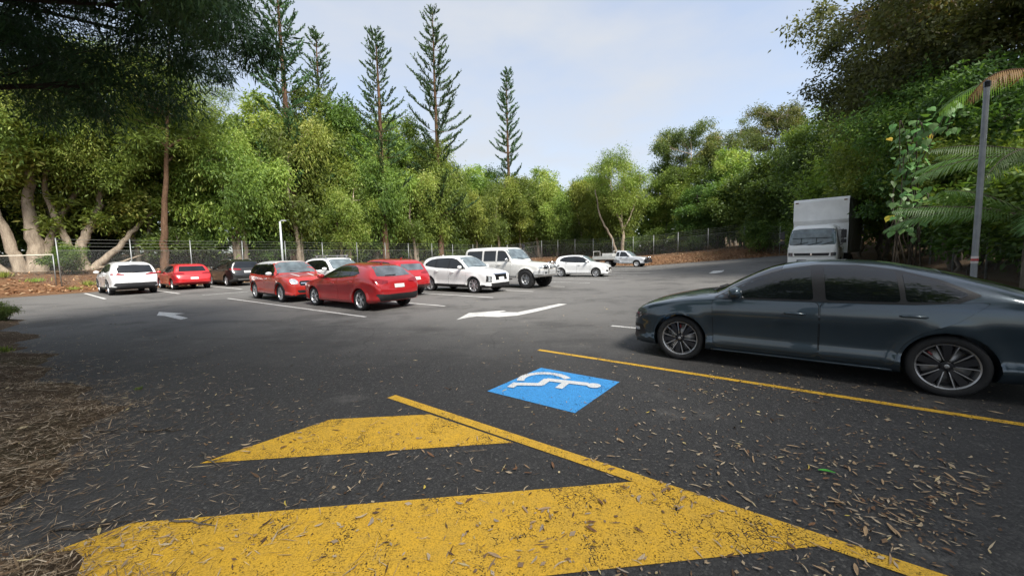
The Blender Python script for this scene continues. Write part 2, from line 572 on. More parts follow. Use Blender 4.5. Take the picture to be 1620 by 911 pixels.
# ------------------------------------------------------------------ vehicle materials
M_TYRE = m_simple('tyre_rubber', (0.012, 0.012, 0.013), 0.8, var=0.3, scale=14)
M_BLACK = m_simple('black_plastic', (0.016, 0.016, 0.018), 0.55, var=0.25, scale=10)
M_GLOSSBLK = m_simple('gloss_black_trim', (0.008, 0.008, 0.009), 0.15)
M_SEAM = m_simple('panel_gap', (0.006, 0.006, 0.006), 0.9)
M_GLASS = m_glass('car_glass')
M_GLASS_L = m_glass('windscreen_glass_sky_sheen', (0.075, 0.095, 0.105))  # pale base colour stands in for sky reflection and light interior
M_ALLOY = m_simple('alloy_silver', (0.62, 0.63, 0.65), 0.32, 0.85, var=0.08)
M_ALLOY_D = m_simple('alloy_dark', (0.03, 0.03, 0.034), 0.35, 0.5)
M_CHROME = m_simple('chrome', (0.75, 0.76, 0.78), 0.12, 1.0, var=0.03)
M_STEEL = m_simple('brake_steel', (0.35, 0.34, 0.33), 0.4, 0.9)
M_REDCAL = m_simple('red_caliper', (0.22, 0.012, 0.012), 0.4)
M_LENS = m_simple('headlight_lens', (0.52, 0.55, 0.58), 0.06, 0.3, spec=0.8, var=0.35, scale=18)
M_LENS_D = m_simple('dark_headlight_lens', (0.09, 0.10, 0.11), 0.05, 0.2, spec=0.9, var=0.5, scale=16)
M_TAIL = m_simple('tail_light_red', (0.20, 0.006, 0.010), 0.08, spec=0.7, var=0.3, scale=20)
M_PLATE = m_simple('plate_white', (0.62, 0.62, 0.60), 0.45)
M_WHITE_TRIM = m_simple('white_emblem', (0.7, 0.7, 0.7), 0.3, 0.5)
P_SKODA = m_paint('dark_blue_grey_paint', (0.026, 0.046, 0.064), 0.5, 0.28, 0.02)
P_RED = m_paint('deep_red_paint', (0.42, 0.006, 0.012), 0.25, 0.3, 0.03)
P_RED2 = m_paint('bright_red_paint', (0.50, 0.010, 0.016), 0.1, 0.3, 0.04)
P_RED3 = m_paint('orange_red_paint', (0.46, 0.018, 0.012), 0.0, 0.3, 0.04)
P_WHITE = m_paint('white_paint_gloss', (0.76, 0.77, 0.78), 0.0, 0.4, 0.04)
P_WHITE_D = m_paint('dusty_white_paint', (0.70, 0.70, 0.68), 0.0, 0.45, 0.14)
P_BLACK = m_paint('black_car_paint', (0.010, 0.011, 0.013), 0.3, 0.3, 0.03)
P_SILVER = m_paint('silver_paint', (0.64, 0.66, 0.69), 0.4, 0.35, 0.05)

def body_mesh(s, ny=1.0):
    L = s['L']
    ft, fb, fs, fw = pchip(s['top']), pchip(s['bot']), pchip(s['belt']), pchip(s['plan'])
    n = s.get('n', 110)
    q = np.linspace(0, 1, n)
    t0 = s.get('t0', 0.0)
    ts = t0 + (L - t0) * (0.62 * q + 0.38 * (0.5 - 0.5 * np.cos(np.pi * q)))
    side = s.get('side', [(0, -.10), (.05, -.045), (.14, -.012), (.22, -.004), (.30, -.022), (.5, -.012), (.74, 0), (.90, -.006), (.97, -.018), (1, -.032)])
    zr = np.array([0, .03, .07, .12, .17, .22, .26, .32, .4, .5, .6, .7, .78, .85, .91, .95, .98, 1.0])
    so = np.interp(zr, [p[0] for p in side], [p[1] for p in side]) if s.get('crease', True) else pchip(side)(zr)
    th = np.linspace(0, np.pi / 2, 22)[1:]
    tum = s.get('tumble', 0.62)
    ne, me_ = s.get('exp', (4.2, 3.0))
    rings = []
    ft_t = ft(ts)
    for i, t in enumerate(ts):
        zt, zb, zs, w = float(ft_t[i]), float(fb(t)), float(fs(t)), float(fw(t))
        zs = min(zs, zt - 0.035)
        zb = min(zb, zs - 0.1)
        H = zt - zs
        k = float(sstep(0.08, 0.32, H))
        en, em = 2.2 + (ne - 2.2) * k, 2.0 + (me_ - 2.0) * k
        pts = [(0, zb), (w * 0.5, zb), ((w - .10) * 0.9, zb)]
        endf = min(1.0, min(t - t0, L - t) / 0.25)
        for z_, o_ in zip(zr, so):
            z = zb + z_ * (zs - zb)
            y = w + o_ * (0.5 + 0.5 * endf)
            for ta in (s['ax'][0], s['ax'][1]):
                rr = math.hypot(t - ta, z - s['r'])
                y += s.get('flare', 0.016) * math.exp(-((rr - s['r'] - 0.055) / 0.06) ** 2) * (1 if z_ > 0.02 else 0)
            pts.append((y, z))
        ys = w - 0.032 * (0.5 + 0.5 * endf)
        for a in th:
            cy, sz = max(0.0, math.cos(a)) ** (2 / en), math.sin(a) ** (2 / em)
            z = zs + H * sz
            y = ys * cy * (1 - tum * (z - zs) * (0.35 + 0.65 * k))
            pts.append((y, z))
        rings.append((t, pts))
    m = len(rings[0][1])
    ring_n = 2 * m - 2
    V = []
    def full(x, pts):
        out = [(x, y, z) for y, z in pts]
        out += [(x, -y, z) for y, z in pts[-2:0:-1]]
        return out
    all_r = []
    def cap(t, pts, sign):
        zc = 0.5 * (min(p[1] for p in pts) + max(p[1] for p in pts))
        out = []
        for sc in (0.88, 0.66, 0.4, 0.15):
            out.append((t + sign * s.get('dome', 0.03) * (1 - sc * sc), [(y * sc, zc + (z - zc) * sc) for y, z in pts]))
        return out
    seq = cap(*rings[0], -1)[::-1] + rings + cap(*rings[-1], 1)
    for t, pts in seq:
        all_r.append(full(L / 2 - t, pts))
    V = [p for r in all_r for p in r]
    F = []
    for i in range(len(all_r) - 1):
        for k in range(ring_n):
            k2 = (k + 1) % ring_n
            F.append((i * ring_n + k, (i + 1) * ring_n + k, (i + 1) * ring_n + k2, i * ring_n + k2))
    F.append(tuple(range(ring_n)))
    F.append(tuple((len(all_r) - 1) * ring_n + k for k in range(ring_n - 1, -1, -1)))
    me = bpy.data.meshes.new('body')
    me.from_pydata(V, [], F)
    me.update()
    bm = bmesh.new()
    bm.from_mesh(me)
    bmesh.ops.recalc_face_normals(bm, faces=bm.faces[:])
    bm.to_mesh(me)
    bm.free()
    return me

def boolean_cut(me, cut):
    """mesh minus cutter mesh, evaluated at once"""
    a = bpy.data.objects.new('tmp_a', me)
    b = bpy.data.objects.new('tmp_b', cut)
    COL.objects.link(a)
    COL.objects.link(b)
    md = a.modifiers.new('cut', 'BOOLEAN')
    md.operation = 'DIFFERENCE'
    md.object = b
    md.solver = 'EXACT'
    dg = bpy.context.evaluated_depsgraph_get()
    out = bpy.data.meshes.new_from_object(a.evaluated_get(dg))
    bpy.data.objects.remove(a)
    bpy.data.objects.remove(b)
    return out

def round_poly(poly, r=0.03, k=4):
    out = []
    n = len(poly)
    for i in range(n):
        p0, p, p1 = Vector(poly[i - 1]), Vector(poly[i]), Vector(poly[(i + 1) % n])
        d0, d1 = p0 - p, p1 - p
        c0, c1 = min(r, d0.length * .45), min(r, d1.length * .45)
        a, b = p + d0.normalized() * c0, p + d1.normalized() * c1
        for j in range(k + 1):
            q = j / k
            out.append(tuple((1 - q) ** 2 * a + 2 * q * (1 - q) * p + q * q * b))
    return out

class Car:
    def __init__(s, spec, root):
        s.s, s.root, s.L = spec, root, spec['L']
        me = body_mesh(spec)
        bm = bmesh.new()
        bm.from_mesh(me)
        s.bvh = BVHTree.FromBMesh(bm)
        bm.free()
        cut = MB()
        r = spec['r']
        W = max(p[1] for p in spec['plan'])
        for ta in spec['ax']:
            for sd in (-1, 1):
                R_ = r + spec.get('gap', 0.045)
                y0, y1 = sd * (W - 0.34), sd * (W + 0.2)
                n = 40
                ring = [(R_ * math.cos(2 * math.pi * k / n), R_ * math.sin(2 * math.pi * k / n)) for k in range(n)]
                Vv = [(s.L / 2 - ta + a, y0, r + b) for a, b in ring] + [(s.L / 2 - ta + a, y1, r + b) for a, b in ring]
                Ff = [(k, (k + 1) % n, n + (k + 1) % n, n + k) for k in range(n)]
                Ff += [tuple(range(n - 1, -1, -1)), tuple(range(n, 2 * n))]
                cut.add(Vv, Ff, 1)
        cm = cut.mesh('cut')
        bm = bmesh.new()
        bm.from_mesh(cm)
        bmesh.ops.recalc_face_normals(bm, faces=bm.faces[:])
        bm.to_mesh(cm)
        bm.free()
        for mm in (me, cm):
            mm.materials.append(spec['paint'])
            mm.materials.append(M_BLACK)
        me = boolean_cut(me, cm)
        me.materials.clear()
        s.body = link('body', me, [spec['paint'], M_BLACK], root)
        low = spec.get('lower')           # black plastic below this height
        mi = np.zeros(len(me.polygons), np.int32)
        me.polygons.foreach_get('material_index', mi)
        if low:
            for p in me.polygons:
                if p.center.z < low(s.L / 2 - p.center.x):
                    mi[p.index] = 1
        me.polygons.foreach_set('material_index', mi)
        me.polygons.foreach_set('use_smooth', [True] * len(me.polygons))
        me.set_sharp_from_angle(angle=R(38))

    def patch(s, name, poly, proj, mat, off=0.004, res=0.06, rnd=0.0, parent=None, ext=0.03):
        """a skin piece cut out in a view of the car and laid on its body.
        proj: 'l' 'r' side views with (t, z); 'f' 'b' front and rear views with (y, z); 't' from above with (t, y)"""
        if rnd:
            poly = round_poly(poly, rnd)
        bm = bmesh.new()
        vs = [bm.verts.new((p[0], p[1], 0)) for p in poly]
        bm.faces.new(vs)
        xs, ys = [p[0] for p in poly], [p[1] for p in poly]
        for lo, hi, nrm in ((min(xs), max(xs), (1, 0, 0)), (min(ys), max(ys), (0, 1, 0))):
            k = int((hi - lo) / res)
            for i in range(1, k + 1):
                c = lo + (hi - lo) * i / (k + 1)
                bmesh.ops.bisect_plane(bm, geom=bm.verts[:] + bm.edges[:] + bm.faces[:], dist=1e-5,
                                       plane_co=(nrm[0] * c, nrm[1] * c, 0), plane_no=nrm)
        L2 = s.L / 2
        outn = {'l': Vector((0, 1, 0)), 'r': Vector((0, -1, 0)), 'f': Vector((1, 0, 0)), 'b': Vector((-1, 0, 0)), 't': Vector((0, 0, 1))}[proj]
        base = []
        for v in bm.verts:
            a, b_ = v.co.x, v.co.y
            if proj == 'l': o = Vector((L2 - a, 3, b_))
            elif proj == 'r': o = Vector((L2 - a, -3, b_))
            elif proj == 'f': o = Vector((6, a, b_))
            elif proj == 'b': o = Vector((-6, a, b_))
            else: o = Vector((L2 - a, b_, 4))
            hit, nr, _, _ = s.bvh.ray_cast(o, -outn)
            if hit is None:
                hit, nr, _, _ = s.bvh.find_nearest(o - outn * (o.dot(outn) - (0.8 if proj in 'lr' else L2 - 0.02)))
            if nr.dot(outn) < 0:
                nr = -nr
            base.append((hit - nr * ext, hit + nr * off))
        bm.normal_update()
        for v, (bb, tt) in zip(bm.verts, base):
            v.co = tt
        bm.normal_update()
        # thin edge going down into the body
        be = [e for e in bm.edges if e.is_boundary]
        r = bmesh.ops.extrude_edge_only(bm, edges=be)
        for v in [x for x in r['geom'] if isinstance(x, bmesh.types.BMVert)]:
            h, nr, _, _ = s.bvh.find_nearest(v.co)
            v.co = v.co - (nr if nr.dot(outn) > 0 else -nr) * (off + 0.006)
        bmesh.ops.recalc_face_normals(bm, faces=bm.faces[:])
        # recalc may turn an open shell inside out
        sm = sum((f.normal.dot(outn) * f.calc_area() for f in bm.faces))
        if sm < 0:
            for f in bm.faces:
                f.normal_flip()
        me = bpy.data.meshes.new(name)
        bm.to_mesh(me)
        bm.free()
        ob = link(name, me, mat, parent or s.root, True)
        me.set_sharp_from_angle(angle=R(50))
        return ob

    def both(s, name, poly, mat, **k):
        return s.patch(name, poly, 'l', mat, **k), s.patch(name, poly, 'r', mat, **k)

    def surf(s, t, z, side):
        o = Vector((s.L / 2 - t, 3 * side, z))
        hit, nr, _, _ = s.bvh.ray_cast(o, Vector((0, -side, 0)))
        return hit if hit is not None else Vector((s.L / 2 - t, 0.8 * side, z))

    def door(s, poly, handle, rnd=0.06, hmat=None):
        for pr, sd in (('l', 1), ('r', -1)):
            d = s.patch('door', poly, pr, s.s['paint'], off=0.0045, rnd=rnd, res=0.07)
            P = Vector((sum(p[0] for p in poly) / len(poly), sum(p[1] for p in poly) / len(poly)))
            big = [tuple(P + (Vector(p) - P) + (Vector(p) - P).normalized() * 0.007) for p in poly]
            s.patch('seam', big, pr, M_SEAM, off=0.0015, rnd=rnd, res=0.07, parent=d)
            if handle:
                h = s.surf(handle[0], handle[1], sd)
                mb = MB()
                x, y, z = h.x, h.y, h.z
                mb.tube([(x + .105, y + sd * .008, z - .002), (x + .085, y + sd * .034, z), (x, y + sd * .042, z + .004), (x - .085, y + sd * .034, z), (x - .105, y + sd * .008, z - .002)], [.010, .015, .017, .015, .010], 8)
                mb.build('handle', hmat or s.s['paint'], d, True)

    def mirrors(s, t, z, mat, size=1.0, stalk=None):
        for sd in (1, -1):
            h = s.surf(t, z, sd)
            mb = MB()
            c = h + Vector((-0.02, sd * 0.13 * size, 0.055 * size))
            n = 12
            V, F = [], []
            for i in range(7):
                ph = -math.pi / 2 + math.pi * i / 6
                for k in range(n):
                    a = 2 * math.pi * k / n
                    cx = math.cos(ph)
                    V.append((c.x + 0.075 * size * cx * math.copysign(abs(math.cos(a)) ** .7, math.cos(a)),
                              c.y + 0.115 * size * math.copysign(abs(math.sin(ph)) ** .9, math.sin(ph)) ,
                              c.z + 0.075 * size * cx * math.copysign(abs(math.sin(a)) ** .7, math.sin(a))))
            for i in range(6):
                for k in range(n):
                    F.append((i * n + k, i * n + (k + 1) % n, (i + 1) * n + (k + 1) % n, (i + 1) * n + k))
            mb.add(V, F)
            mb.tube([h + Vector((0, -sd * .03, -.02)), h + Vector((-.01, sd * .07, 0.02))], [.028, .022], 8, 1)
            mb.build('mirror', [mat, M_GLOSSBLK], s.root, True)

    def wheels(s, style, wid=0.215, rimf=0.735):
        W = max(p[1] for p in s.s['plan'])
        proto = None
        for ta in s.s['ax']:
            for sd in (1, -1):
                if proto is None:
                    proto = make_wheel(s.s['r'], wid, rimf, style)
                    w = proto
                else:
                    w = copy_tree(proto)
                w.parent = s.root
                w.location = (s.L / 2 - ta, sd * (W - wid / 2 - s.s.get('inset', 0.03)), s.s['r'])
                w.rotation_euler = (0, random.uniform(0, 6), 0) if sd == 1 else (0, random.uniform(0, 6), math.pi)

def make_wheel(r, wid, rimf, style):
    root = empty('wheel')
    h = wid / 2
    rr = r * rimf
    mb = MB()
    prof = [(-h * .92, rr), (-h, rr + .018), (-h * 1.0, r * .93), (-h * .86, r * .985), (-h * .5, r), (h * .5, r), (h * .86, r * .985), (h * 1.0, r * .93), (h, rr + .018), (h * .92, rr), (h * .8, rr - .004), (-h * .8, rr - .004)]
    mb.lathe_y(prof, 40, closed=True)
    if style.get('lugs'):
        for k in range(34):
            a = 2 * math.pi * k / 34
            mb.box((r * .985 * math.cos(a), h * .62 * (1 if k % 2 else .8), r * .985 * math.sin(a)), (.05, h * .75, .03), Matrix.Rotation(-a + math.pi / 2, 3, 'Y'))
            mb.box((r * .985 * math.cos(a), -h * .62, r * .985 * math.sin(a)), (.05, h * .75, .03), Matrix.Rotation(-a + math.pi / 2, 3, 'Y'))
    mb.build('tyre', M_TYRE, root, True)
    # rim: barrel, lip, spokes, hub
    face, dark = style.get('face', M_ALLOY), style.get('dark', M_ALLOY_D)
    mb = MB()
    mb.lathe_y([(h * .80, rr), (h * .84, rr - .004), (h * .78, rr - .016), (h * .5, rr - .028), (-h * .8, rr - .03)], 40, mi=style.get('lip', 0))
    n, wi, wo, twin = style['n'], style['wi'], style['wo'], style.get('twin', 0)
    yf = h * style.get('y', .66)
    hub = rr * style.get('hub', .22)
    def spoke(a0, a1, w0, w1, mi=0, th=.03, dy=0.0, r0=None, r1=None):
        r0 = hub * .7 if r0 is None else r0
        r1 = rr - .012 if r1 is None else r1
        p0, p1 = Vector((math.cos(a0), math.sin(a0))) * r0, Vector((math.cos(a1), math.sin(a1))) * r1
        d = (p1 - p0).normalized()
        nn = Vector((-d.y, d.x))
        q = []
        for p, w, y in ((p0, w0, yf * .86), ((p0 + p1) / 2, (w0 + w1) / 2, yf * 1.0), (p1, w1, yf * 1.03)):
            for sx in (-1, 1):
                for yy, ins in ((y + dy, .72), (y + dy - th * .45, 1.0), (y + dy - th, 1.0)):
                    e = p + nn * sx * w / 2 * ins
                    q.append((e.x, yy, e.y))
        F = []
        for i in range(2):
            o = i * 6
            # points: -top,-mid,-bot,+top,+mid,+bot
            for (a, b_) in ((0, 1), (1, 2), (2, 5), (5, 4), (4, 3), (3, 0)):
                F.append((o + a, o + b_, o + 6 + b_, o + 6 + a))
        F.append((0, 3, 4, 1)); F.append((1, 4, 5, 2))
        F.append((12, 13, 16, 15)); F.append((13, 14, 17, 16))
        mb.add(q, F, mi)
    for k in range(n):
        a = 2 * math.pi * k / n
        if style.get('edge'):
            spoke(a, a, wi, wo, 1)
            sp = math.pi / n * style['edge']
            for sg in (-1, 1):
                spoke(a + sg * .32, a + sg * sp, .010, .012, 0, .012, .006, r0=hub * 1.3)
                spoke(a + sg * .20, a + sg * sp * .97, wi * .55, wo * .35, 1, .03, -.004, r0=hub * 1.1)
        elif twin:
            for sg in (-1, 1):
                spoke(a + sg * twin * .5, a + sg * twin, wi, wo)
        else:
            spoke(a, a + style.get('skew', 0), wi, wo)
    mb.lathe_y([(yf * .86, hub), (yf * .98, hub * .8), (yf * 1.0, hub * .3), (yf * 1.0, 0.001)], 24, mi=1 if style.get('edge') else 0)
    mb.lathe_y([(yf * 1.04, hub * .42), (yf * 1.06, hub * .3), (yf * 1.06, .001)], 20, mi=0)
    mb.lathe_y([(-h * .1, rr * .98), (-h * .12, .001)], 24, mi=2)
    rim = mb.build('rim', [face, dark, M_BLACK], root, True)
    rim.data.set_sharp_from_angle(angle=R(35))
    mb = MB()
    mb.lathe_y([(h * .12, .05), (h * .12, rr * .78), (h * .02, rr * .78), (h * .02, .05)], 32)
    mb.build('brake_disc', M_STEEL, root, True)
    if style.get('caliper'):
        mb = MB()
        for k in range(4):
            a = 2.5 + k * .14
            mb.box((rr * .68 * math.cos(a), h * .12, rr * .68 * math.sin(a)), (.045, .06, .045), Matrix.Rotation(-a, 3, 'Y'), bev=.008)
        mb.build('caliper', M_REDCAL, root)
    return root

W_SKODA = dict(n=5, wi=.05, wo=.10, edge=.58, lip=0, face=m_simple('machined_alloy', (.42, .42, .43), .35, .8), caliper=True, hub=.20, y=.70)
W_TEN = dict(n=5, twin=.20, wi=.030, wo=.030, hub=.24)
W_FIVE = dict(n=5, wi=.075, wo=.085, hub=.26)
W_FIVETWIN = dict(n=5, twin=.24, wi=.045, wo=.055, hub=.26)
W_MULTI = dict(n=9, wi=.035, wo=.040, hub=.26, skew=.12)
W_SIX = dict(n=6, wi=.075, wo=.07, hub=.34, lugs=True, y=.35)
W_STEEL = dict(n=12, wi=.07, wo=.085, hub=.40, y=.2, face=m_simple('white_steel_wheel', (.6, .6, .6), .5))

def place(root, a=None, b=None, xy=None, head=0.0):
    x, y = xy if xy else G(a, b)
    root.location = (x, y, float(lot_rise(x, y)))
    root.rotation_euler = (0, 0, head)

def plate(car, proj, z, y=0.0, w=.36, hgt=.115):
    return car.patch('number_plate', [(y - w / 2, z - hgt / 2), (y + w / 2, z - hgt / 2), (y + w / 2, z + hgt / 2), (y - w / 2, z + hgt / 2)], proj, M_PLATE, off=.014, res=.2)

def wiper(car, pts, name='wiper'):
    """pts: (t, y) seen from above; laid over the glass"""
    out = []
    for t_, y in pts:
        hit, nr, _, _ = car.bvh.ray_cast(Vector((car.L / 2 - t_, y, 4)), Vector((0, 0, -1)))
        out.append(hit + nr * .022)
    mb = MB()
    mb.tube(out, .010, 6)
    return mb.build(name, M_BLACK, car.root)

def sym2(car, name, poly, proj, mat, **k):
    """patch and its mirror image in a front, rear or top view"""
    car.patch(name, poly, proj, mat, **k)
    car.patch(name, [(-p[0], p[1]) if proj in 'fb' else (p[0], -p[1]) for p in poly][::-1], proj, mat, **k)

# ------------------------------------------------------------------ dark liftback, close on the right
random.seed(3)
def make_liftback():
    root = empty('liftback_car')
    tag(root, 'dark blue grey liftback car parked beside the yellow line and blue square', 'car')
    sp = dict(L=4.69, t0=.14, tumble=.52, r=.325, ax=(.90, 3.58), paint=P_SKODA, flare=.020, n=150, gap=.04,
        top=[(.14, .62), (.165, .69), (.24, .76), (.44, .845), (.75, .925), (1.05, .985), (1.30, 1.02), (1.62, 1.19), (2.0, 1.365), (2.3, 1.432), (2.62, 1.452), (3.0, 1.44), (3.45, 1.36), (3.9, 1.23), (4.3, 1.10), (4.52, 1.045), (4.64, .985), (4.69, .92)],
        belt=[(.14, .54), (.24, .67), (.44, .77), (.75, .84), (1.05, .885), (1.4, .915), (2.5, .945), (3.4, .975), (3.9, .985), (4.3, .965), (4.55, .92), (4.69, .86)],
        bot=[(.14, .27), (.18, .19), (.35, .175), (.9, .19), (3.6, .19), (4.2, .21), (4.55, .25), (4.69, .36)],
        plan=[(.14, .52), (.165, .64), (.225, .74), (.33, .815), (.48, .865), (.78, .897), (1.2, .907), (3.3, .907), (3.9, .893), (4.3, .855), (4.52, .80), (4.64, .73), (4.69, .64)],
        side=[(0, -.10), (.04, -.05), (.11, -.016), (.185, .004), (.215, -.006), (.27, -.032), (.45, -.026), (.63, -.014), (.755, .010), (.79, -.006), (.90, -.010), (.97, -.022), (1, -.032)])
    c = Car(sp, root)
    dlo = [(1.34, .945), (1.55, 1.075), (1.85, 1.235), (2.12, 1.34), (2.45, 1.392), (2.85, 1.392), (3.2, 1.335), (3.52, 1.235), (3.80, 1.085), (3.62, .995), (3.3, .972), (2.5, .955)]
    c.both('window_surround', dlo, m_simple('satin_pillar_black', (.012, .012, .014), .3), off=.003, res=.05, rnd=.03)
    for p in ([(1.50, .965), (1.66, 1.095), (1.9, 1.23), (2.15, 1.325), (2.40, 1.367), (2.44, .975)],
              [(2.56, .978), (2.53, 1.372), (2.84, 1.368), (3.17, 1.315), (3.20, .99)],
              [(3.245, .995), (3.225, 1.298), (3.5, 1.21), (3.71, 1.09), (3.56, 1.008)]):
        c.both('window', p, M_GLASS, off=.007, res=.05, rnd=.035)
    # bright strip and lines
    c.door([(1.36, .27), (1.33, .93), (2.49, .945), (2.50, .27)], (2.26, .80))
    c.door([(2.515, .27), (2.51, .945), (3.30, .965), (3.86, 1.02), (3.62, .80), (3.36, .665), (3.24, .54), (3.18, .40), (3.16, .27)], (3.30, .845))
    c.patch('windscreen', [(1.36, -.70), (1.30, -.35), (1.285, 0), (1.30, .35), (1.36, .70), (1.75, .63), (2.10, .57), (2.13, 0), (2.10, -.57), (1.75, -.63)], 't', M_GLASS, off=.004, res=.08, rnd=.03)
    c.patch('rear_window', [(3.55, -.52), (3.50, 0), (3.55, .52), (4.20, .60), (4.26, 0), (4.20, -.60)], 't', M_GLASS, off=.004, res=.08, rnd=.04)
    c.patch('bonnet', [(.33, -.55), (.27, 0), (.33, .55), (.65, .70), (1.25, .72), (1.24, 0), (1.25, -.72), (.65, -.70)], 't', P_SKODA, off=.003, res=.08, rnd=.04)
    sym2(c, 'headlight', [(.40, .55), (.43, .665), (.80, .735), (.845, .70), (.80, .585), (.6, .545)], 'f', M_LENS_D, off=.006, res=.03, rnd=.02)
    sym2(c, 'fog_light', [(.55, .375), (.55, .41), (.77, .425), (.77, .38)], 'f', M_LENS, off=.007, res=.03, rnd=.01)
    sym2(c, 'air_intake', [(.50, .26), (.50, .46), (.80, .48), (.815, .33), (.74, .26)], 'f', M_BLACK, off=.003, res=.03, rnd=.02)
    c.patch('grille', [(-.36, .53), (-.36, .67), (0, .69), (.36, .67), (.36, .53), (0, .51)], 'f', M_GLOSSBLK, off=.005, res=.06, rnd=.03)
    c.patch('lower_grille', [(-.45, .26), (-.45, .42), (.45, .42), (.45, .26)], 'f', M_BLACK, off=.005, res=.06, rnd=.02)
    sym2(c, 'tail_light', [(.45, .80), (.45, .93), (.80, .95), (.83, .84), (.72, .78)], 'b', M_TAIL, off=.006, res=.03, rnd=.02)
    plate(c, 'b', .72); plate(c, 'f', .47)
    mb = MB()
    mb.tube([c.surf(.26, .20, 1) + Vector((.03, -.02, 0)), Vector((c.L / 2 - .13, .50, .20)), Vector((c.L / 2 - .095, 0, .20)), Vector((c.L / 2 - .13, -.50, .20)), c.surf(.26, .20, -1) + Vector((.03, .02, 0))], .014, 6)
    mb.build('front_splitter', M_GLOSSBLK, root)
    for sd in (1, -1):
        mb = MB()
        pts = [c.surf(t_, .225, sd) + Vector((0, sd * .006, 0)) for t_ in np.linspace(1.32, 3.16, 12)]
        mb.tube(pts, .016, 6)
        mb.build('sill_trim', P_SKODA, root, True)
    c.mirrors(1.60, .975, P_SKODA, 1.12)
    wiper(c, [(1.30, .55), (1.33, .1), (1.36, -.25)])
    wiper(c, [(1.29, -.05), (1.31, -.4), (1.36, -.62)])
    c.wheels(W_SKODA, .225, .765)
    return root
lift = make_liftback()
place(lift, xy=(4.133, 5.41), head=R(142.6))

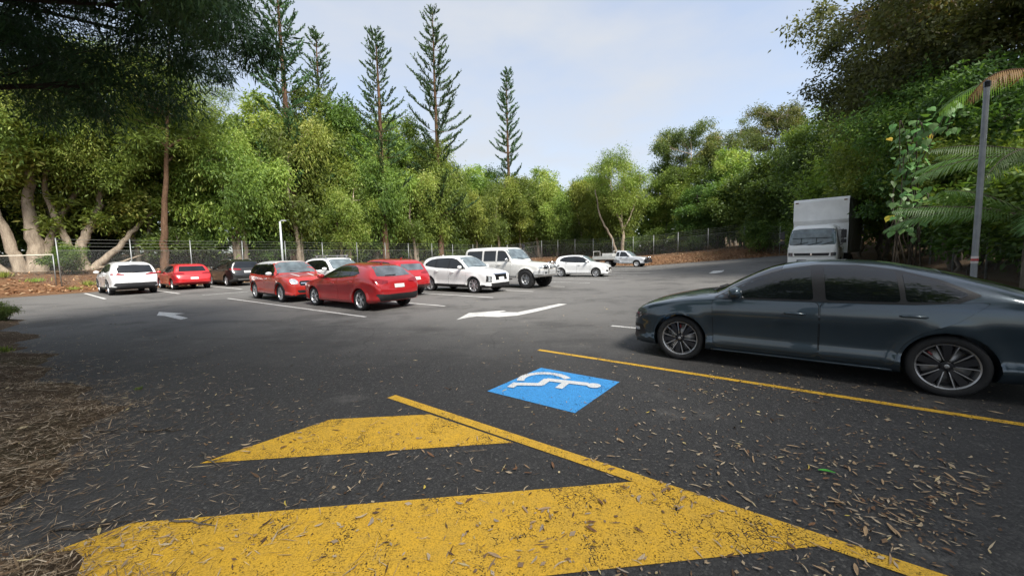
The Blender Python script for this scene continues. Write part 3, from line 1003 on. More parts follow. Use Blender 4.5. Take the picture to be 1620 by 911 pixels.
# ------------------------------------------------------------------ the other parked cars
def std_car(name, label, sp, d):
    root = empty(name)
    tag(root, label, 'car')
    c = Car(sp, root)
    L = sp['L']
    fb, ft = pchip(d['dlo_bot']), pchip(d['dlo_top'])
    def strip(t0, t1, ins):
        q = np.linspace(t0, t1, 9)
        lo = [(float(a), float(fb(a)) + ins) for a in q]
        hi = [(float(a), max(float(ft(a)) - ins, float(fb(a)) + ins + .004)) for a in q[::-1]]
        return lo + hi
    c.both('window_surround', strip(d['dlo_bot'][0][0], d['dlo_bot'][-1][0], 0), d.get('surround', M_GLOSSBLK), off=.003)
    for t0, t1 in d['panes']:
        c.both('window', strip(t0, t1, .018), M_GLASS, off=.007)
    for i, (t0, t1, h) in enumerate(d.get('doors', ())):
        zl = d.get('sill', .30)
        zt0, zt1 = float(fb(t0)) - .012, float(fb(t1)) - .012
        if i == 0:
            poly = [(t0, zl), (t0 - .02, zt0), (t1, zt1), (t1, zl)]
        else:
            ra, Ra = sp['ax'][1], sp['r'] + .075
            poly = [(t0, zl), (t0, zt0), (t1, zt1)]
            for k in range(5):
                th = R(118 + k * 17)
                p = (ra + Ra * math.cos(th), sp['r'] + Ra * math.sin(th))
                if p[1] > zl + .05 and p[0] < t1:
                    poly.append(p)
            poly.append((min(poly[-1][0], ra - Ra), zl))
        c.door(poly, h, .04, d.get('handle'))
    tb, yb, tt, yt = d['ws']
    c.patch('windscreen', [(tb + .07, -yb), (tb, 0), (tb + .07, yb), (tt - .03, yt), (tt, 0), (tt - .03, -yt)], 't', d.get('wsmat', M_GLASS_L), off=.004, res=.09, rnd=.03)
    if 'rw' in d:
        c.patch('rear_window', d['rw'], 'b', d.get('rwmat', M_GLASS), off=.005, res=.06, rnd=.04)
    for key, pr, mt in (('headlight', 'f', d.get('lens', M_LENS)), ('tail_light', 'b', M_TAIL), ('fog_light', 'f', M_LENS), ('air_intake', 'f', M_BLACK)):
        if key in d:
            sym2(c, key, d[key], pr, mt, off=.007, res=.03, rnd=.015)
    for key, pr, mt in (('grille', 'f', M_GLOSSBLK), ('lower_grille', 'f', M_BLACK), ('front_bumper', 'f', M_BLACK), ('rear_bumper', 'b', M_BLACK), ('tailgate_trim', 'b', M_GLOSSBLK), ('chrome_bar', 'f', M_CHROME)):
        if key in d:
            c.patch(key, d[key], pr, d.get(key + '_mat', mt), off=.009 if 'chrome' in key else .006, res=.05, rnd=.02)
    if 'seam_b' in d:
        pass
    if 'bonnet' in d:
        c.patch('bonnet', d['bonnet'], 't', sp['paint'], off=.003, res=.09, rnd=.04)
    if d.get('plate_f'):
        plate(c, 'f', d['plate_f'])
    if d.get('plate_b'):
        plate(c, 'b', d['plate_b'])
    if d.get('arch'):
        for ta in sp['ax']:
            Ri, Ro = sp['r'] + sp.get('gap', .045) + .002, sp['r'] + sp.get('gap', .045) + .002 + d['arch']
            an = [R(-8 + 196 * k / 16) for k in range(17)]
            zmin = .22
            poly = [(ta + Ro * math.cos(a), max(zmin, sp['r'] + Ro * math.sin(a))) for a in an] + [(ta + Ri * math.cos(a), max(zmin, sp['r'] + Ri * math.sin(a))) for a in an[::-1]]
            c.both('wheel_arch_trim', poly, M_BLACK, off=.008, res=.08)
    if 'mirror' in d:
        c.mirrors(d['mirror'][0], d['mirror'][1], d.get('mirror_mat', sp['paint']), d.get('mirror_s', 1.0))
    if d.get('wiper', True):
        wiper(c, [(tb + .05, yb * .7), (tb + .04, .1), (tb + .10, -yb * .35)])
    if 'rwiper' in d:
        z, y1 = d['rwiper']
        out = []
        for y in np.linspace(-.02, y1, 4):
            hit, nr, _, _ = c.bvh.ray_cast(Vector((-6, float(y), z)), Vector((1, 0, 0)))
            out.append(hit + nr * .025)
        mb = MB(); mb.tube(out, [.018, .014, .012, .010], 6)
        mb.build('rear_wiper', M_BLACK, root)
    if 'rails' in d:
        t0, t1, yy = d['rails']
        for sd in (1, -1):
            pts = []
            for k in range(8):
                t_ = t0 + (t1 - t0) * k / 7
                hit, nr, _, _ = c.bvh.ray_cast(Vector((L / 2 - t_, sd * yy, 4)), Vector((0, 0, -1)))
                pts.append(hit + Vector((0, 0, .0 if k in (0, 7) else .045)))
            mb = MB(); mb.tube(pts, .016, 6)
            mb.build('roof_rail', d.get('rail_mat', M_ALLOY), root, True)
    if 'antenna' in d:
        t_ = d['antenna']
        hit, nr, _, _ = c.bvh.ray_cast(Vector((L / 2 - t_, 0, 4)), Vector((0, 0, -1)))
        mb = MB(); mb.tube([hit - nr * .01, hit + Vector((-.05, 0, .035)), hit + Vector((-.10, 0, .05))], [.035, .02, .006], 6)
        mb.build('roof_antenna', sp['paint'], root, True)
    c.wheels(d.get('wheel', W_FIVE), d.get('wid', .215), d.get('rimf', .72))
    return root, c

# red hatchback seen from its rear left corner
sp = dict(L=4.46, r=.325, ax=(.93, 3.63), paint=P_RED, n=120, flare=.022,
    top=[(0, .60), (.03, .67), (.12, .75), (.4, .86), (.8, .95), (1.25, 1.02), (1.6, 1.18), (2.0, 1.36), (2.35, 1.44), (2.7, 1.455), (3.2, 1.435), (3.7, 1.37), (3.92, 1.30), (4.14, 1.13), (4.28, 1.01), (4.38, .93), (4.44, .80), (4.46, .70)],
    belt=[(0, .52), (.12, .66), (.4, .78), (.8, .85), (1.3, .915), (2.4, .955), (3.2, 1.0), (3.8, 1.04), (4.1, .99), (4.3, .90), (4.46, .64)],
    bot=[(0, .28), (.05, .20), (.3, .18), (.93, .2), (3.6, .2), (4.1, .23), (4.35, .28), (4.46, .40)],
    plan=[(0, .50), (.03, .62), (.10, .73), (.25, .82), (.5, .87), (.9, .892), (3.5, .8975), (3.9, .885), (4.2, .845), (4.36, .79), (4.43, .73), (4.46, .66)],
    side=[(0, -.10), (.04, -.05), (.12, -.018), (.25, -.024), (.45, -.03), (.62, -.012), (.80, .004), (.86, -.006), (.95, -.016), (1, -.032)])
d = dict(dlo_bot=[(1.36, .955), (2.5, .985), (3.3, 1.045), (3.62, 1.13)], dlo_top=[(1.36, .96), (1.8, 1.20), (2.15, 1.33), (2.6, 1.385), (3.0, 1.365), (3.4, 1.27), (3.62, 1.14)],
    panes=[(1.52, 2.42), (2.50, 3.10), (3.13, 3.52)], doors=[(1.38, 2.46, (2.22, .83)), (2.475, 3.42, (3.25, .88))], ws=(1.30, .68, 2.12, .57), wsmat=M_GLASS,
    rw=[(-.62, 1.045), (-.52, 1.325), (0, 1.35), (.52, 1.325), (.62, 1.045), (0, 1.02)], rwmat=m_glass('pale_rear_glass', (.055, .065, .075)),
    tail_light=[(.40, .83), (.36, .90), (.60, .955), (.80, .97), (.82, .86), (.62, .82)],
    headlight=[(.40, .60), (.42, .67), (.74, .74), (.78, .68), (.62, .60)], grille=[(-.45, .44), (-.45, .62), (.45, .62), (.45, .44)],
    rear_bumper=[(-.66, .30), (-.78, .50), (-.74, .53), (-.5, .50), (0, .50), (.5, .50), (.74, .53), (.78, .50), (.66, .30)],
    plate_b=.74, mirror=(1.62, .985), rwiper=(1.05, .34), antenna=3.55, wheel=W_TEN, bonnet=[(.25, -.5), (.18, 0), (.25, .5), (.6, .68), (1.22, .72), (1.22, -.72), (.6, -.68)])
red_hatch, c = std_car('hatchback_car', 'deep red hatchback with black rear bumper, parked nose to nose with the white-roofed red car', sp, d)
place(red_hatch, a=-12.06, b=7.48, head=R(144.3))

# red small crossover with white roof
sp = dict(L=4.11, r=.335, ax=(.76, 3.355), paint=P_RED3, n=110, flare=.02, exp=(6.0, 4.2), tumble=.42,
    top=[(0, .66), (.03, .76), (.10, .84), (.3, .935), (.6, .985), (1.0, 1.04), (1.20, 1.07), (1.44, 1.33), (1.66, 1.505), (1.95, 1.555), (2.6, 1.56), (3.2, 1.54), (3.75, 1.48), (3.93, 1.36), (4.03, 1.10), (4.09, .90), (4.11, .78)],
    belt=[(0, .58), (.1, .74), (.3, .87), (.6, .93), (1.1, .965), (2.2, .985), (3.3, 1.01), (3.9, 1.0), (4.05, .86), (4.11, .70)],
    bot=[(0, .30), (.05, .22), (.3, .21), (3.5, .22), (3.9, .26), (4.11, .40)],
    plan=[(0, .56), (.03, .68), (.10, .77), (.25, .84), (.5, .88), (.9, .895), (3.4, .895), (3.8, .87), (4.0, .82), (4.08, .75), (4.11, .66)],
    lower=lambda t: .30 if .3 < t < 3.8 else .28)
d = dict(dlo_bot=[(1.20, 1.0), (2.4, 1.01), (3.3, 1.04), (3.86, 1.06)], dlo_top=[(1.20, 1.02), (1.5, 1.28), (1.72, 1.42), (2.1, 1.455), (3.2, 1.445), (3.72, 1.40), (3.86, 1.30)],
    panes=[(1.36, 2.18), (2.26, 3.02), (3.10, 3.78)], doors=[(1.20, 2.22, (2.0, .87)), (2.235, 3.12, (2.95, .89))], handle=M_CHROME, ws=(1.20, .72, 1.70, .66),
    headlight=[(.50, .70), (.48, .78), (.54, .86), (.63, .885), (.72, .86), (.76, .78), (.72, .71), (.62, .68)], lens=M_LENS,
    grille=[(-.42, .62), (-.46, .74), (-.40, .80), (.40, .80), (.46, .74), (.42, .62)], chrome_bar=[(-.40, .70), (-.40, .73), (.40, .73), (.40, .70)],
    lower_grille=[(-.50, .36), (-.55, .46), (.55, .46), (.50, .36)], tail_light=[(.60, .86), (.60, 1.06), (.74, 1.06), (.76, .86)],
    rw=[(-.55, 1.12), (-.50, 1.40), (.50, 1.40), (.55, 1.12)], mirror=(1.38, 1.02), mirror_mat=P_WHITE, arch=.06, wheel=W_FIVETWIN, plate_f=.55,
    bonnet=[(.25, -.48), (.18, 0), (.25, .48), (.6, .66), (1.12, .70), (1.12, -.70), (.6, -.66)])
mini, c = std_car('compact_crossover', 'red compact crossover with white roof and mirrors facing the deep red hatchback', sp, d)
c.patch('roof', [(1.74, -.58), (1.71, 0), (1.74, .58), (2.0, .665), (3.4, .665), (3.80, .60), (3.84, 0), (3.80, -.60), (3.4, -.665), (2.0, -.665)], 't', P_WHITE, off=.006, res=.1, rnd=.05)
c.both('roof_edge', [(1.64, 1.44), (1.8, 1.478), (2.1, 1.480), (3.2, 1.470), (3.74, 1.425), (3.80, 1.45), (3.6, 1.49), (3.2, 1.52), (2.1, 1.54), (1.8, 1.515)], P_WHITE, off=.006, res=.06)
for sd in (-1, 1):
    sym = [(.45, sd * .22), (.40, sd * .30), (1.08, sd * .36), (1.08, sd * .27)]
    c.patch('bonnet_stripe', sym, 't', P_WHITE, off=.006, res=.08)
place(mini, a=-16.9, b=7.38, head=R(-38.5))

def suv_spec(L, W, H, ax, r, paint, low=None, exp=(6.5, 4.6), tumble=.40, rear=.62, **kw):
    k = H / 1.66
    T = lambda x: x * L / 4.5
    s = dict(L=L, r=r, ax=ax, paint=paint, n=100, flare=.022, exp=exp, tumble=tumble,
        top=[(0, .70 * k), (.03, .80 * k), (T(.12), .88 * k), (T(.35), .97 * k), (T(.8), 1.05 * k), (T(1.2), 1.11 * k), (T(1.5), 1.30 * k), (T(1.85), 1.54 * k), (T(2.2), 1.64 * k), (T(2.6), H), (T(3.3), H - .01), (T(3.85), 1.60 * k), (L - rear + .2, 1.50 * k), (L - rear * .45, 1.24 * k), (L - .13, 1.02 * k), (L - .05, .90 * k), (L, .74 * k)],
        belt=[(0, .62 * k), (T(.12), .78 * k), (T(.35), .89 * k), (T(.8), .96 * k), (T(1.3), 1.01 * k), (T(2.4), 1.04 * k), (T(3.4), 1.08 * k), (T(4.0), 1.10 * k), (L - .2, .98 * k), (L, .68 * k)],
        bot=[(0, .34), (.05, .25), (.3, .23), (L - 1.0, .24), (L - .4, .27), (L, .42)],
        plan=[(0, W * .60), (.03, W * .73), (.10, W * .84), (.25, W * .92), (.5, W * .97), (.9, W), (L - 1.0, W), (L - .6, W * .985), (L - .28, W * .95), (L - .12, W * .90), (L - .04, W * .83), (L, W * .74)])
    if low:
        s['lower'] = low
    s.update(kw)
    return s

def suv_details(L, H, W, **kw):
    k = H / 1.66
    T = lambda x: x * L / 4.5
    d = dict(dlo_bot=[(T(1.32), 1.045 * k), (T(2.4), 1.075 * k), (T(3.3), 1.12 * k), (T(3.95), 1.20 * k)],
        dlo_top=[(T(1.32), 1.06 * k), (T(1.7), 1.33 * k), (T(2.0), 1.48 * k), (T(2.4), 1.55 * k), (T(3.1), 1.54 * k), (T(3.7), 1.46 * k), (T(3.95), 1.30 * k)],
        panes=[(T(1.48), T(2.32)), (T(2.40), T(3.18)), (T(3.26), T(3.88))], doors=[(T(1.34), T(2.36), (T(2.12), .92 * k)), (T(2.375), T(3.30), (T(3.12), .96 * k))],
        sill=.38, ws=(T(1.22), W * .80, T(1.96), W * .66), wheel=W_FIVE, mirror=(T(1.55), 1.075 * k), wid=.225)
    d.update(kw)
    return d

# white crossover seen from its front right corner
sp = suv_spec(4.365, .885, 1.635, (.86, 3.53), .345, P_WHITE, low=lambda t: .36 if t > .25 else .33, rear=.55)
d = suv_details(4.365, 1.635, .885, headlight=[(.42, .80), (.44, .845), (.80, .90), (.82, .86), (.66, .80)], lens=M_LENS, arch=.0,
    grille=[(-.40, .56), (-.40, .74), (-.45, .80), (.45, .80), (.40, .74), (.40, .56)], chrome_bar=[(-.45, .80), (-.50, .84), (.50, .84), (.45, .80)],
    fog_light=[(.64, .52), (.64, .70), (.75, .72), (.75, .52)], air_intake=[(.61, .48), (.61, .74), (.79, .76), (.79, .50)], lower_grille=[(-.62, .30), (-.66, .44), (.66, .44), (.62, .30)],
    plate_f=.62, wheel=W_FIVETWIN, rimf=.74, antenna=3.4, tail_light=[(.55, .86), (.55, .98), (.78, 1.0), (.8, .88)], rw=[(-.58, 1.10), (-.50, 1.36), (.50, 1.36), (.58, 1.10)],
    bonnet=[(.25, -.52), (.18, 0), (.25, .52), (.6, .68), (1.15, .72), (1.15, -.72), (.6, -.68)])
asx, c = std_car('crossover_car', 'white compact crossover with dark grille between the red hatch and tall four wheel drive', sp, d)
place(asx, a=-12.38, b=13.05, head=R(-35))

# small white hatch further back
sp = dict(L=3.84, r=.31, ax=(.78, 3.23), paint=P_WHITE, n=100, flare=.022, exp=(5.2, 3.8), tumble=.5,
    top=[(0, .62), (.03, .72), (.10, .80), (.3, .90), (.7, .98), (1.05, 1.03), (1.35, 1.22), (1.7, 1.42), (2.1, 1.49), (2.6, 1.495), (3.1, 1.46), (3.45, 1.40), (3.6, 1.28), (3.72, 1.02), (3.8, .84), (3.84, .70)],
    belt=[(0, .55), (.1, .70), (.3, .82), (.7, .89), (1.2, .935), (2.2, .955), (3.1, .99), (3.5, .99), (3.72, .88), (3.84, .62)],
    bot=[(0, .28), (.05, .20), (.3, .18), (3.2, .19), (3.6, .24), (3.84, .38)],
    plan=[(0, .52), (.03, .64), (.10, .74), (.25, .81), (.5, .85), (.85, .8675), (3.2, .8675), (3.5, .85), (3.7, .80), (3.8, .73), (3.84, .64)])
d = dict(dlo_bot=[(1.16, .975), (2.2, .985), (3.0, 1.03), (3.32, 1.10)], dlo_top=[(1.16, .99), (1.5, 1.22), (1.8, 1.36), (2.2, 1.415), (2.8, 1.40), (3.15, 1.34), (3.32, 1.2)],
    panes=[(1.32, 2.06), (2.13, 2.85), (2.9, 3.26)], doors=[(1.18, 2.1, (1.9, .84)), (2.11, 2.92, (2.8, .98))], ws=(1.08, .68, 1.80, .58),
    headlight=[(.48, .66), (.46, .76), (.64, .83), (.76, .80), (.76, .70), (.62, .64)], grille=[(-.42, .42), (-.46, .56), (-.36, .64), (.36, .64), (.46, .56), (.42, .42)], plate_f=.46,
    air_intake=[(.56, .36), (.56, .47), (.74, .50), (.74, .38)], tail_light=[(.52, .84), (.52, .98), (.74, 1.0), (.76, .86)], mirror=(1.36, .99), wheel=W_MULTI, rimf=.72,
    bonnet=[(.22, -.45), (.16, 0), (.22, .45), (.5, .62), (1.04, .68), (1.04, -.68), (.5, -.62)])
swift, c = std_car('small_hatchback', 'small white hatchback parked alone in front of the silver utility', sp, d)
place(swift, a=-12.0, b=24.75, head=R(-26))

# white SUV of the far left row, seen from behind
sp = suv_spec(4.60, .9275, 1.685, (.93, 3.62), .36, P_WHITE, low=lambda t: .42 if t > .25 else .40, rear=.58)
d = suv_details(4.60, 1.685, .9275, arch=.07, headlight=[(.5, .78), (.5, .86), (.8, .90), (.82, .82)], rw=[(-.72, 1.12), (-.62, 1.49), (0, 1.52), (.62, 1.49), (.72, 1.12), (0, 1.09)],
    tail_light=[(.36, .99), (.40, 1.045), (.62, 1.11), (.84, 1.09), (.86, 1.02), (.62, 1.0)], rear_bumper=[(-.66, .42), (-.82, .50), (-.74, .62), (.74, .62), (.82, .50), (.66, .42)],
    plate_b=.88, tailgate_trim=[(-.25, .955), (-.25, .985), (.25, .985), (.25, .955)], tailgate_trim_mat=M_CHROME, antenna=3.7, rwiper=(1.13, .3))
rav, c = std_car('suv_car', 'white SUV with black lower bumper seen from behind beside the leaning trunk', sp, d)
place(rav, a=-29.05, b=4.4, head=HEAD_MU)

# bright red crossover in the far left row
sp = suv_spec(4.25, .90, 1.50, (.86, 3.45), .33, P_RED2, low=lambda t: .30, rear=.70)
d = suv_details(4.25, 1.50, .90, sill=.34, headlight=[(.5, .70), (.5, .78), (.8, .80), (.82, .72)], rw=[(-.64, 1.05), (-.55, 1.34), (.55, 1.34), (.64, 1.05)],
    tail_light=[(.40, .90), (.42, .97), (.62, 1.0), (.84, .98), (.84, .90), (.6, .88)], plate_b=.66, lower_grille=[(-.4, .4), (-.4, .5), (.4, .5), (.4, .4)])
redx, c = std_car('crossover_car', 'bright red crossover seen from behind between white SUV and black SUV', sp, d)
place(redx, a=-30.05, b=7.05, head=HEAD_MU)

# black SUV
sp = suv_spec(4.65, .92, 1.70, (.93, 3.64), .36, P_BLACK, low=lambda t: .36, rear=.50)
d = suv_details(4.65, 1.70, .92, headlight=[(.5, .82), (.5, .9), (.8, .92), (.82, .84)], rw=[(-.68, 1.16), (-.58, 1.52), (.58, 1.52), (.68, 1.16)],
    tail_light=[(.30, 1.02), (.32, 1.09), (.62, 1.14), (.86, 1.12), (.86, 1.04), (.6, 1.02)], plate_b=.90, rear_bumper=[(-.5, .40), (-.6, .46), (.6, .46), (.5, .40)], rear_bumper_mat=M_CHROME, rails=(1.9, 3.7, .56))
blk, c = std_car('suv_car', 'black SUV with roof rails parked in the row along the fence', sp, d)
place(blk, a=-30.25, b=9.75, head=HEAD_MU)

# white SUV with roof bars behind the white-roofed car
sp = suv_spec(4.50, .92, 1.66, (.90, 3.58), .345, P_WHITE, low=lambda t: .34, rear=.60)
d = suv_details(4.50, 1.66, .92, headlight=[(.44, .84), (.46, .90), (.82, .96), (.84, .88), (.66, .84)], grille=[(-.5, .52), (-.5, .68), (.5, .68), (.5, .52)], plate_f=.48, rails=(1.9, 3.7, .58),
    tail_light=[(.5, .9), (.5, 1.0), (.8, 1.02), (.82, .92)], wheel=W_FIVETWIN)
kuga, c = std_car('suv_car', 'white SUV with flat roof rack behind the white-roofed red crossover', sp, d)
mb = MB()
for k in range(7):
    mb.box((.15 - k * .16 - .1, 0, 1.755), (.05, 1.06, .022), mi=0)
for sd in (-1, 1):
    mb.box((-.43, sd * .54, 1.755), (1.15, .035, .05))
    for x in (.0, -.85):
        mb.box((x, sd * .54, 1.70), (.05, .04, .10))
mb.build('roof_rack', M_ALLOY, kuga)
place(kuga, a=-18.55, b=10.4, head=HEAD_U)

# red small SUV nose in behind the red hatchback
sp = suv_spec(4.275, .8825, 1.55, (.88, 3.45), .34, P_RED, low=lambda t: .34, rear=.62)
d = suv_details(4.275, 1.55, .8825, arch=.05, headlight=[(.5, .72), (.5, .8), (.8, .82), (.82, .74)], rw=[(-.60, 1.07), (-.52, 1.33), (.52, 1.33), (.60, 1.07)], rwmat=m_glass('pale_rear_glass', (.055, .065, .075)),
    tail_light=[(.34, .93), (.36, .98), (.62, 1.03), (.83, 1.01), (.83, .93), (.6, .91)], plate_b=.74, rear_bumper=[(-.6, .36), (-.7, .48), (.7, .48), (.6, .36)], antenna=3.3)
cx3, c = std_car('crossover_car', 'deep red small SUV with only its tail showing behind the red hatchback', sp, d)
place(cx3, a=-14.45, b=10.2, head=R(146))

# tall white four wheel drive with bull bar
sp = dict(L=4.75, r=.425, ax=(.72, 3.69), paint=P_WHITE_D, n=110, flare=.045, exp=(9, 7), tumble=.20, gap=.075, inset=.0, dome=.01,
    top=[(0, .95), (.03, 1.06), (.10, 1.12), (.4, 1.18), (1.0, 1.24), (1.42, 1.27), (1.55, 1.38), (1.85, 1.76), (1.98, 1.86), (2.2, 1.92), (2.8, 1.935), (4.0, 1.92), (4.5, 1.89), (4.64, 1.80), (4.70, 1.3), (4.75, 1.0)],
    belt=[(0, .86), (.1, 1.0), (.4, 1.08), (1.0, 1.14), (1.5, 1.18), (4.6, 1.20), (4.75, .92)],
    bot=[(0, .62), (.1, .52), (.5, .48), (4.0, .48), (4.5, .52), (4.75, .58)],
    plan=[(0, .70), (.03, .78), (.10, .82), (.3, .84), (.8, .87), (1.5, .90), (4.4, .90), (4.6, .87), (4.70, .82), (4.75, .76)],
    side=[(0, -.07), (.05, -.03), (.15, -.01), (.5, 0), (.8, -.004), (.92, -.01), (1, -.03)])
d = dict(dlo_bot=[(1.58, 1.24), (4.50, 1.25)], dlo_top=[(1.58, 1.28), (1.80, 1.56), (1.98, 1.74), (2.2, 1.78), (4.3, 1.78), (4.50, 1.74)], surround=P_WHITE_D,
    panes=[(1.68, 2.42), (2.52, 3.30), (3.42, 4.44)], doors=[(1.60, 2.46, (2.28, 1.10)), (2.48, 3.22, (3.1, 1.10))], sill=.60, ws=(1.48, .80, 1.96, .74),
    rw=[(-.7, 1.28), (-.66, 1.72), (.66, 1.72), (.7, 1.28)], headlight=[(.46, .90), (.46, 1.06), (.76, 1.07), (.80, .92)], grille=[(-.42, .88), (-.42, 1.06), (.42, 1.06), (.42, .88)],
    tail_light=[(.70, .90), (.70, 1.18), (.80, 1.18), (.80, .90)], mirror=(1.72, 1.28), mirror_mat=M_CHROME, wheel=W_SIX, wid=.29, rimf=.56,
    bonnet=[(.15, -.66), (.12, 0), (.15, .66), (1.40, .74), (1.40, -.74)])
patrol, c = std_car('four_wheel_drive', 'tall boxy white four wheel drive with bull bar, snorkel and chunky tyres', sp, d)
X0 = c.L / 2
mb = MB()
mb.box((X0 + .13, 0, .72), (.22, 1.50, .20), bev=.03)
for sd in (-1, 1):
    mb.box((X0 - .06, sd * .78, .73), (.40, .20, .19), Matrix.Rotation(-sd * .45, 3, 'Z'), bev=.03)
mb.build('steel_bumper', m_simple('bumper_silver', (.55, .56, .57), .4, .5), patrol)
mb = MB()
for sd in (-1, 1):
    mb.tube([(X0 + .26, sd * .36, .72), (X0 + .25, sd * .36, 1.06), (X0 + .20, sd * .34, 1.16), (X0 + .19, 0, 1.18)], .032, 8)
    mb.tube([(X0 + .24, sd * .36, 1.02), (X0 + .20, sd * .70, 1.00), (X0 + .06, sd * .84, .92), (X0 + .04, sd * .85, .74)], .030, 8)
    mb.box((X0 + .26, sd * .36, .90), (.06, .03, .42))
mb.tube([(X0 + .25, -.36, .94), (X0 + .25, .36, .94)], .025, 8)
mb.build('bull_bar', M_CHROME, patrol, True)
for sd in (-1, 1):
    mb = MB()
    mb.lathe_y([(-.05, .02), (-.03, .07), (.03, .085), (.04, .075), (.04, .001)], 16)
    o = mb.build('driving_light', [M_LENS], patrol, True)
    o.rotation_euler = (0, 0, -math.pi / 2); o.location = (X0 + .27, sd * .19, 1.04)
    mb = MB()
    mb.box((X0 + .245, sd * .58, .73), (.03, .18, .07))
    mb.build('bumper_light', M_LENS_D, patrol)
mb = MB()
mb.tube([(X0 - .95, .90, 1.10), (X0 - 1.35, .93, 1.16), (X0 - 1.55, .92, 1.22), (X0 - 1.98, .84, 1.80), (X0 - 2.0, .83, 1.93)], [.045, .05, .05, .045, .045], 8)
mb.box((X0 - 1.97, .83, 1.99), (.16, .10, .13), bev=.02)
mb.build('snorkel', M_BLACK, patrol, True)
mb = MB()
mb.box((0, -.88, .42), (1.7, .10, .05)); mb.box((0, .88, .42), (1.7, .10, .05))
mb.build('side_step', M_BLACK, patrol)
place(patrol, a=-11.9, b=15.9, head=HEAD_U)
patrol.scale = (1, 1, 1.035)

# ------------------------------------------------------------------ silver tray-back utility, far away
ute = empty('utility_truck')
tag(ute, 'silver utility with open metal tray and black bull bar by the back fence', 'utility')
sp = dict(L=3.35, r=.36, ax=(.85, 2.9), paint=P_SILVER, n=90, flare=.03, exp=(6, 4.5), tumble=.35, dome=.01,
    top=[(0, .82), (.03, .92), (.1, .98), (.4, 1.05), (1.0, 1.11), (1.3, 1.14), (1.6, 1.38), (1.95, 1.62), (2.2, 1.70), (2.6, 1.72), (2.9, 1.70), (3.06, 1.62), (3.12, 1.10), (3.35, 1.02)],
    belt=[(0, .72), (.1, .86), (.4, .97), (1.2, 1.03), (2.8, 1.06), (3.1, 1.0), (3.35, .95)],
    bot=[(0, .45), (.1, .36), (.5, .34), (2.5, .36), (3.35, .5)],
    plan=[(0, .62), (.03, .70), (.10, .78), (.3, .84), (.8, .875), (2.9, .875), (3.1, .85), (3.35, .7)])
c = Car(sp, ute)
X0 = c.L / 2
c.both('window', [(1.66, 1.10), (1.9, 1.42), (2.1, 1.56), (2.55, 1.60), (2.62, 1.10)], M_GLASS, off=.006, rnd=.04)
c.both('rear_side_window', [(2.68, 1.10), (2.66, 1.58), (2.95, 1.54), (3.0, 1.14)], M_GLASS, off=.006, rnd=.04)
c.door([(1.52, .45), (1.52, 1.06), (2.66, 1.08), (2.66, .45)], (2.46, .96), hmat=M_BLACK)
c.patch('windscreen', [(1.36, -.72), (1.30, 0), (1.36, .72), (1.98, .62), (2.0, 0), (1.98, -.62)], 't', M_GLASS_L, off=.005, res=.1)
sym2(c, 'headlight', [(.44, .80), (.46, .92), (.78, .96), (.80, .84)], 'f', M_LENS, off=.007, res=.04)
c.patch('grille', [(-.4, .72), (-.4, .90), (.4, .90), (.4, .72)], 'f', M_GLOSSBLK, off=.007)
c.mirrors(1.66, 1.10, M_BLACK)
mb = MB()
mb.box((X0 + .12, 0, .62), (.24, 1.70, .34), bev=.04)
for sd in (-1, 1):
    mb.tube([(X0 + .2, sd * .45, .70), (X0 + .2, sd * .44, 1.02), (X0 + .16, 0, 1.06)], .03, 6)
    mb.tube([(X0 + .2, sd * .45, .95), (X0 + .08, sd * .84, .92), (X0 - .05, sd * .86, .6)], .03, 6)
mb.build('bull_bar', M_BLACK, ute)
for sd in (-1, 1):
    mb = MB()
    mb.lathe_y([(-.05, .02), (-.03, .09), (.03, .10), (.04, .001)], 14)
    o = mb.build('driving_light', M_CHROME, ute, True)
    o.rotation_euler = (0, 0, -math.pi / 2); o.location = (X0 + .22, sd * .25, .95)
M_TRAY = m_simple('tray_aluminium', (.56, .56, .54), .5, .4)
mb = MB()
mb.box((X0 - 4.40, 0, .86), (2.45, 1.84, .10))
for sd in (-1, 1):
    mb.box((X0 - 4.40, sd * .90, 1.03), (2.43, .04, .24))
mb.box((X0 - 5.60, 0, 1.03), (.04, 1.78, .24))
mb.build('tray', M_TRAY, ute)
mb = MB()
for xx, hh in ((-3.22, 1.72), (-5.50, 1.68)):
    mb.tube([(X0 + xx, -.86, .9), (X0 + xx, -.86, hh - .05), (X0 + xx, -.80, hh), (X0 + xx, .80, hh), (X0 + xx, .86, hh - .05), (X0 + xx, .86, .9)], .03, 6)
mb.tube([(X0 - 3.22, -.8, 1.35), (X0 - 3.22, .8, 1.35)], .02, 6)
mb.build('ladder_rack', M_TRAY, ute)
mb = MB()
mb.box((X0 - 4.0, 0, 1.22), (1.15, 1.5, .46), bev=.03)
mb.build('tool_box', m_simple('white_tool_box', (.62, .62, .60), .45), ute)
mb = MB()
mb.box((X0 - 4.2, 0, .70), (2.9, .8, .14)); mb.box((X0 - 5.52, 0, .62), (.06, 1.6, .16))
mb.build('chassis', M_BLACK, ute)
c.s['ax'] = (.85, 3.95)
c.wheels(W_STEEL, .225, .62)
place(ute, a=-14.7, b=42.6, head=HEAD_U)
ute.scale = (1.07, 1.07, 1.07)

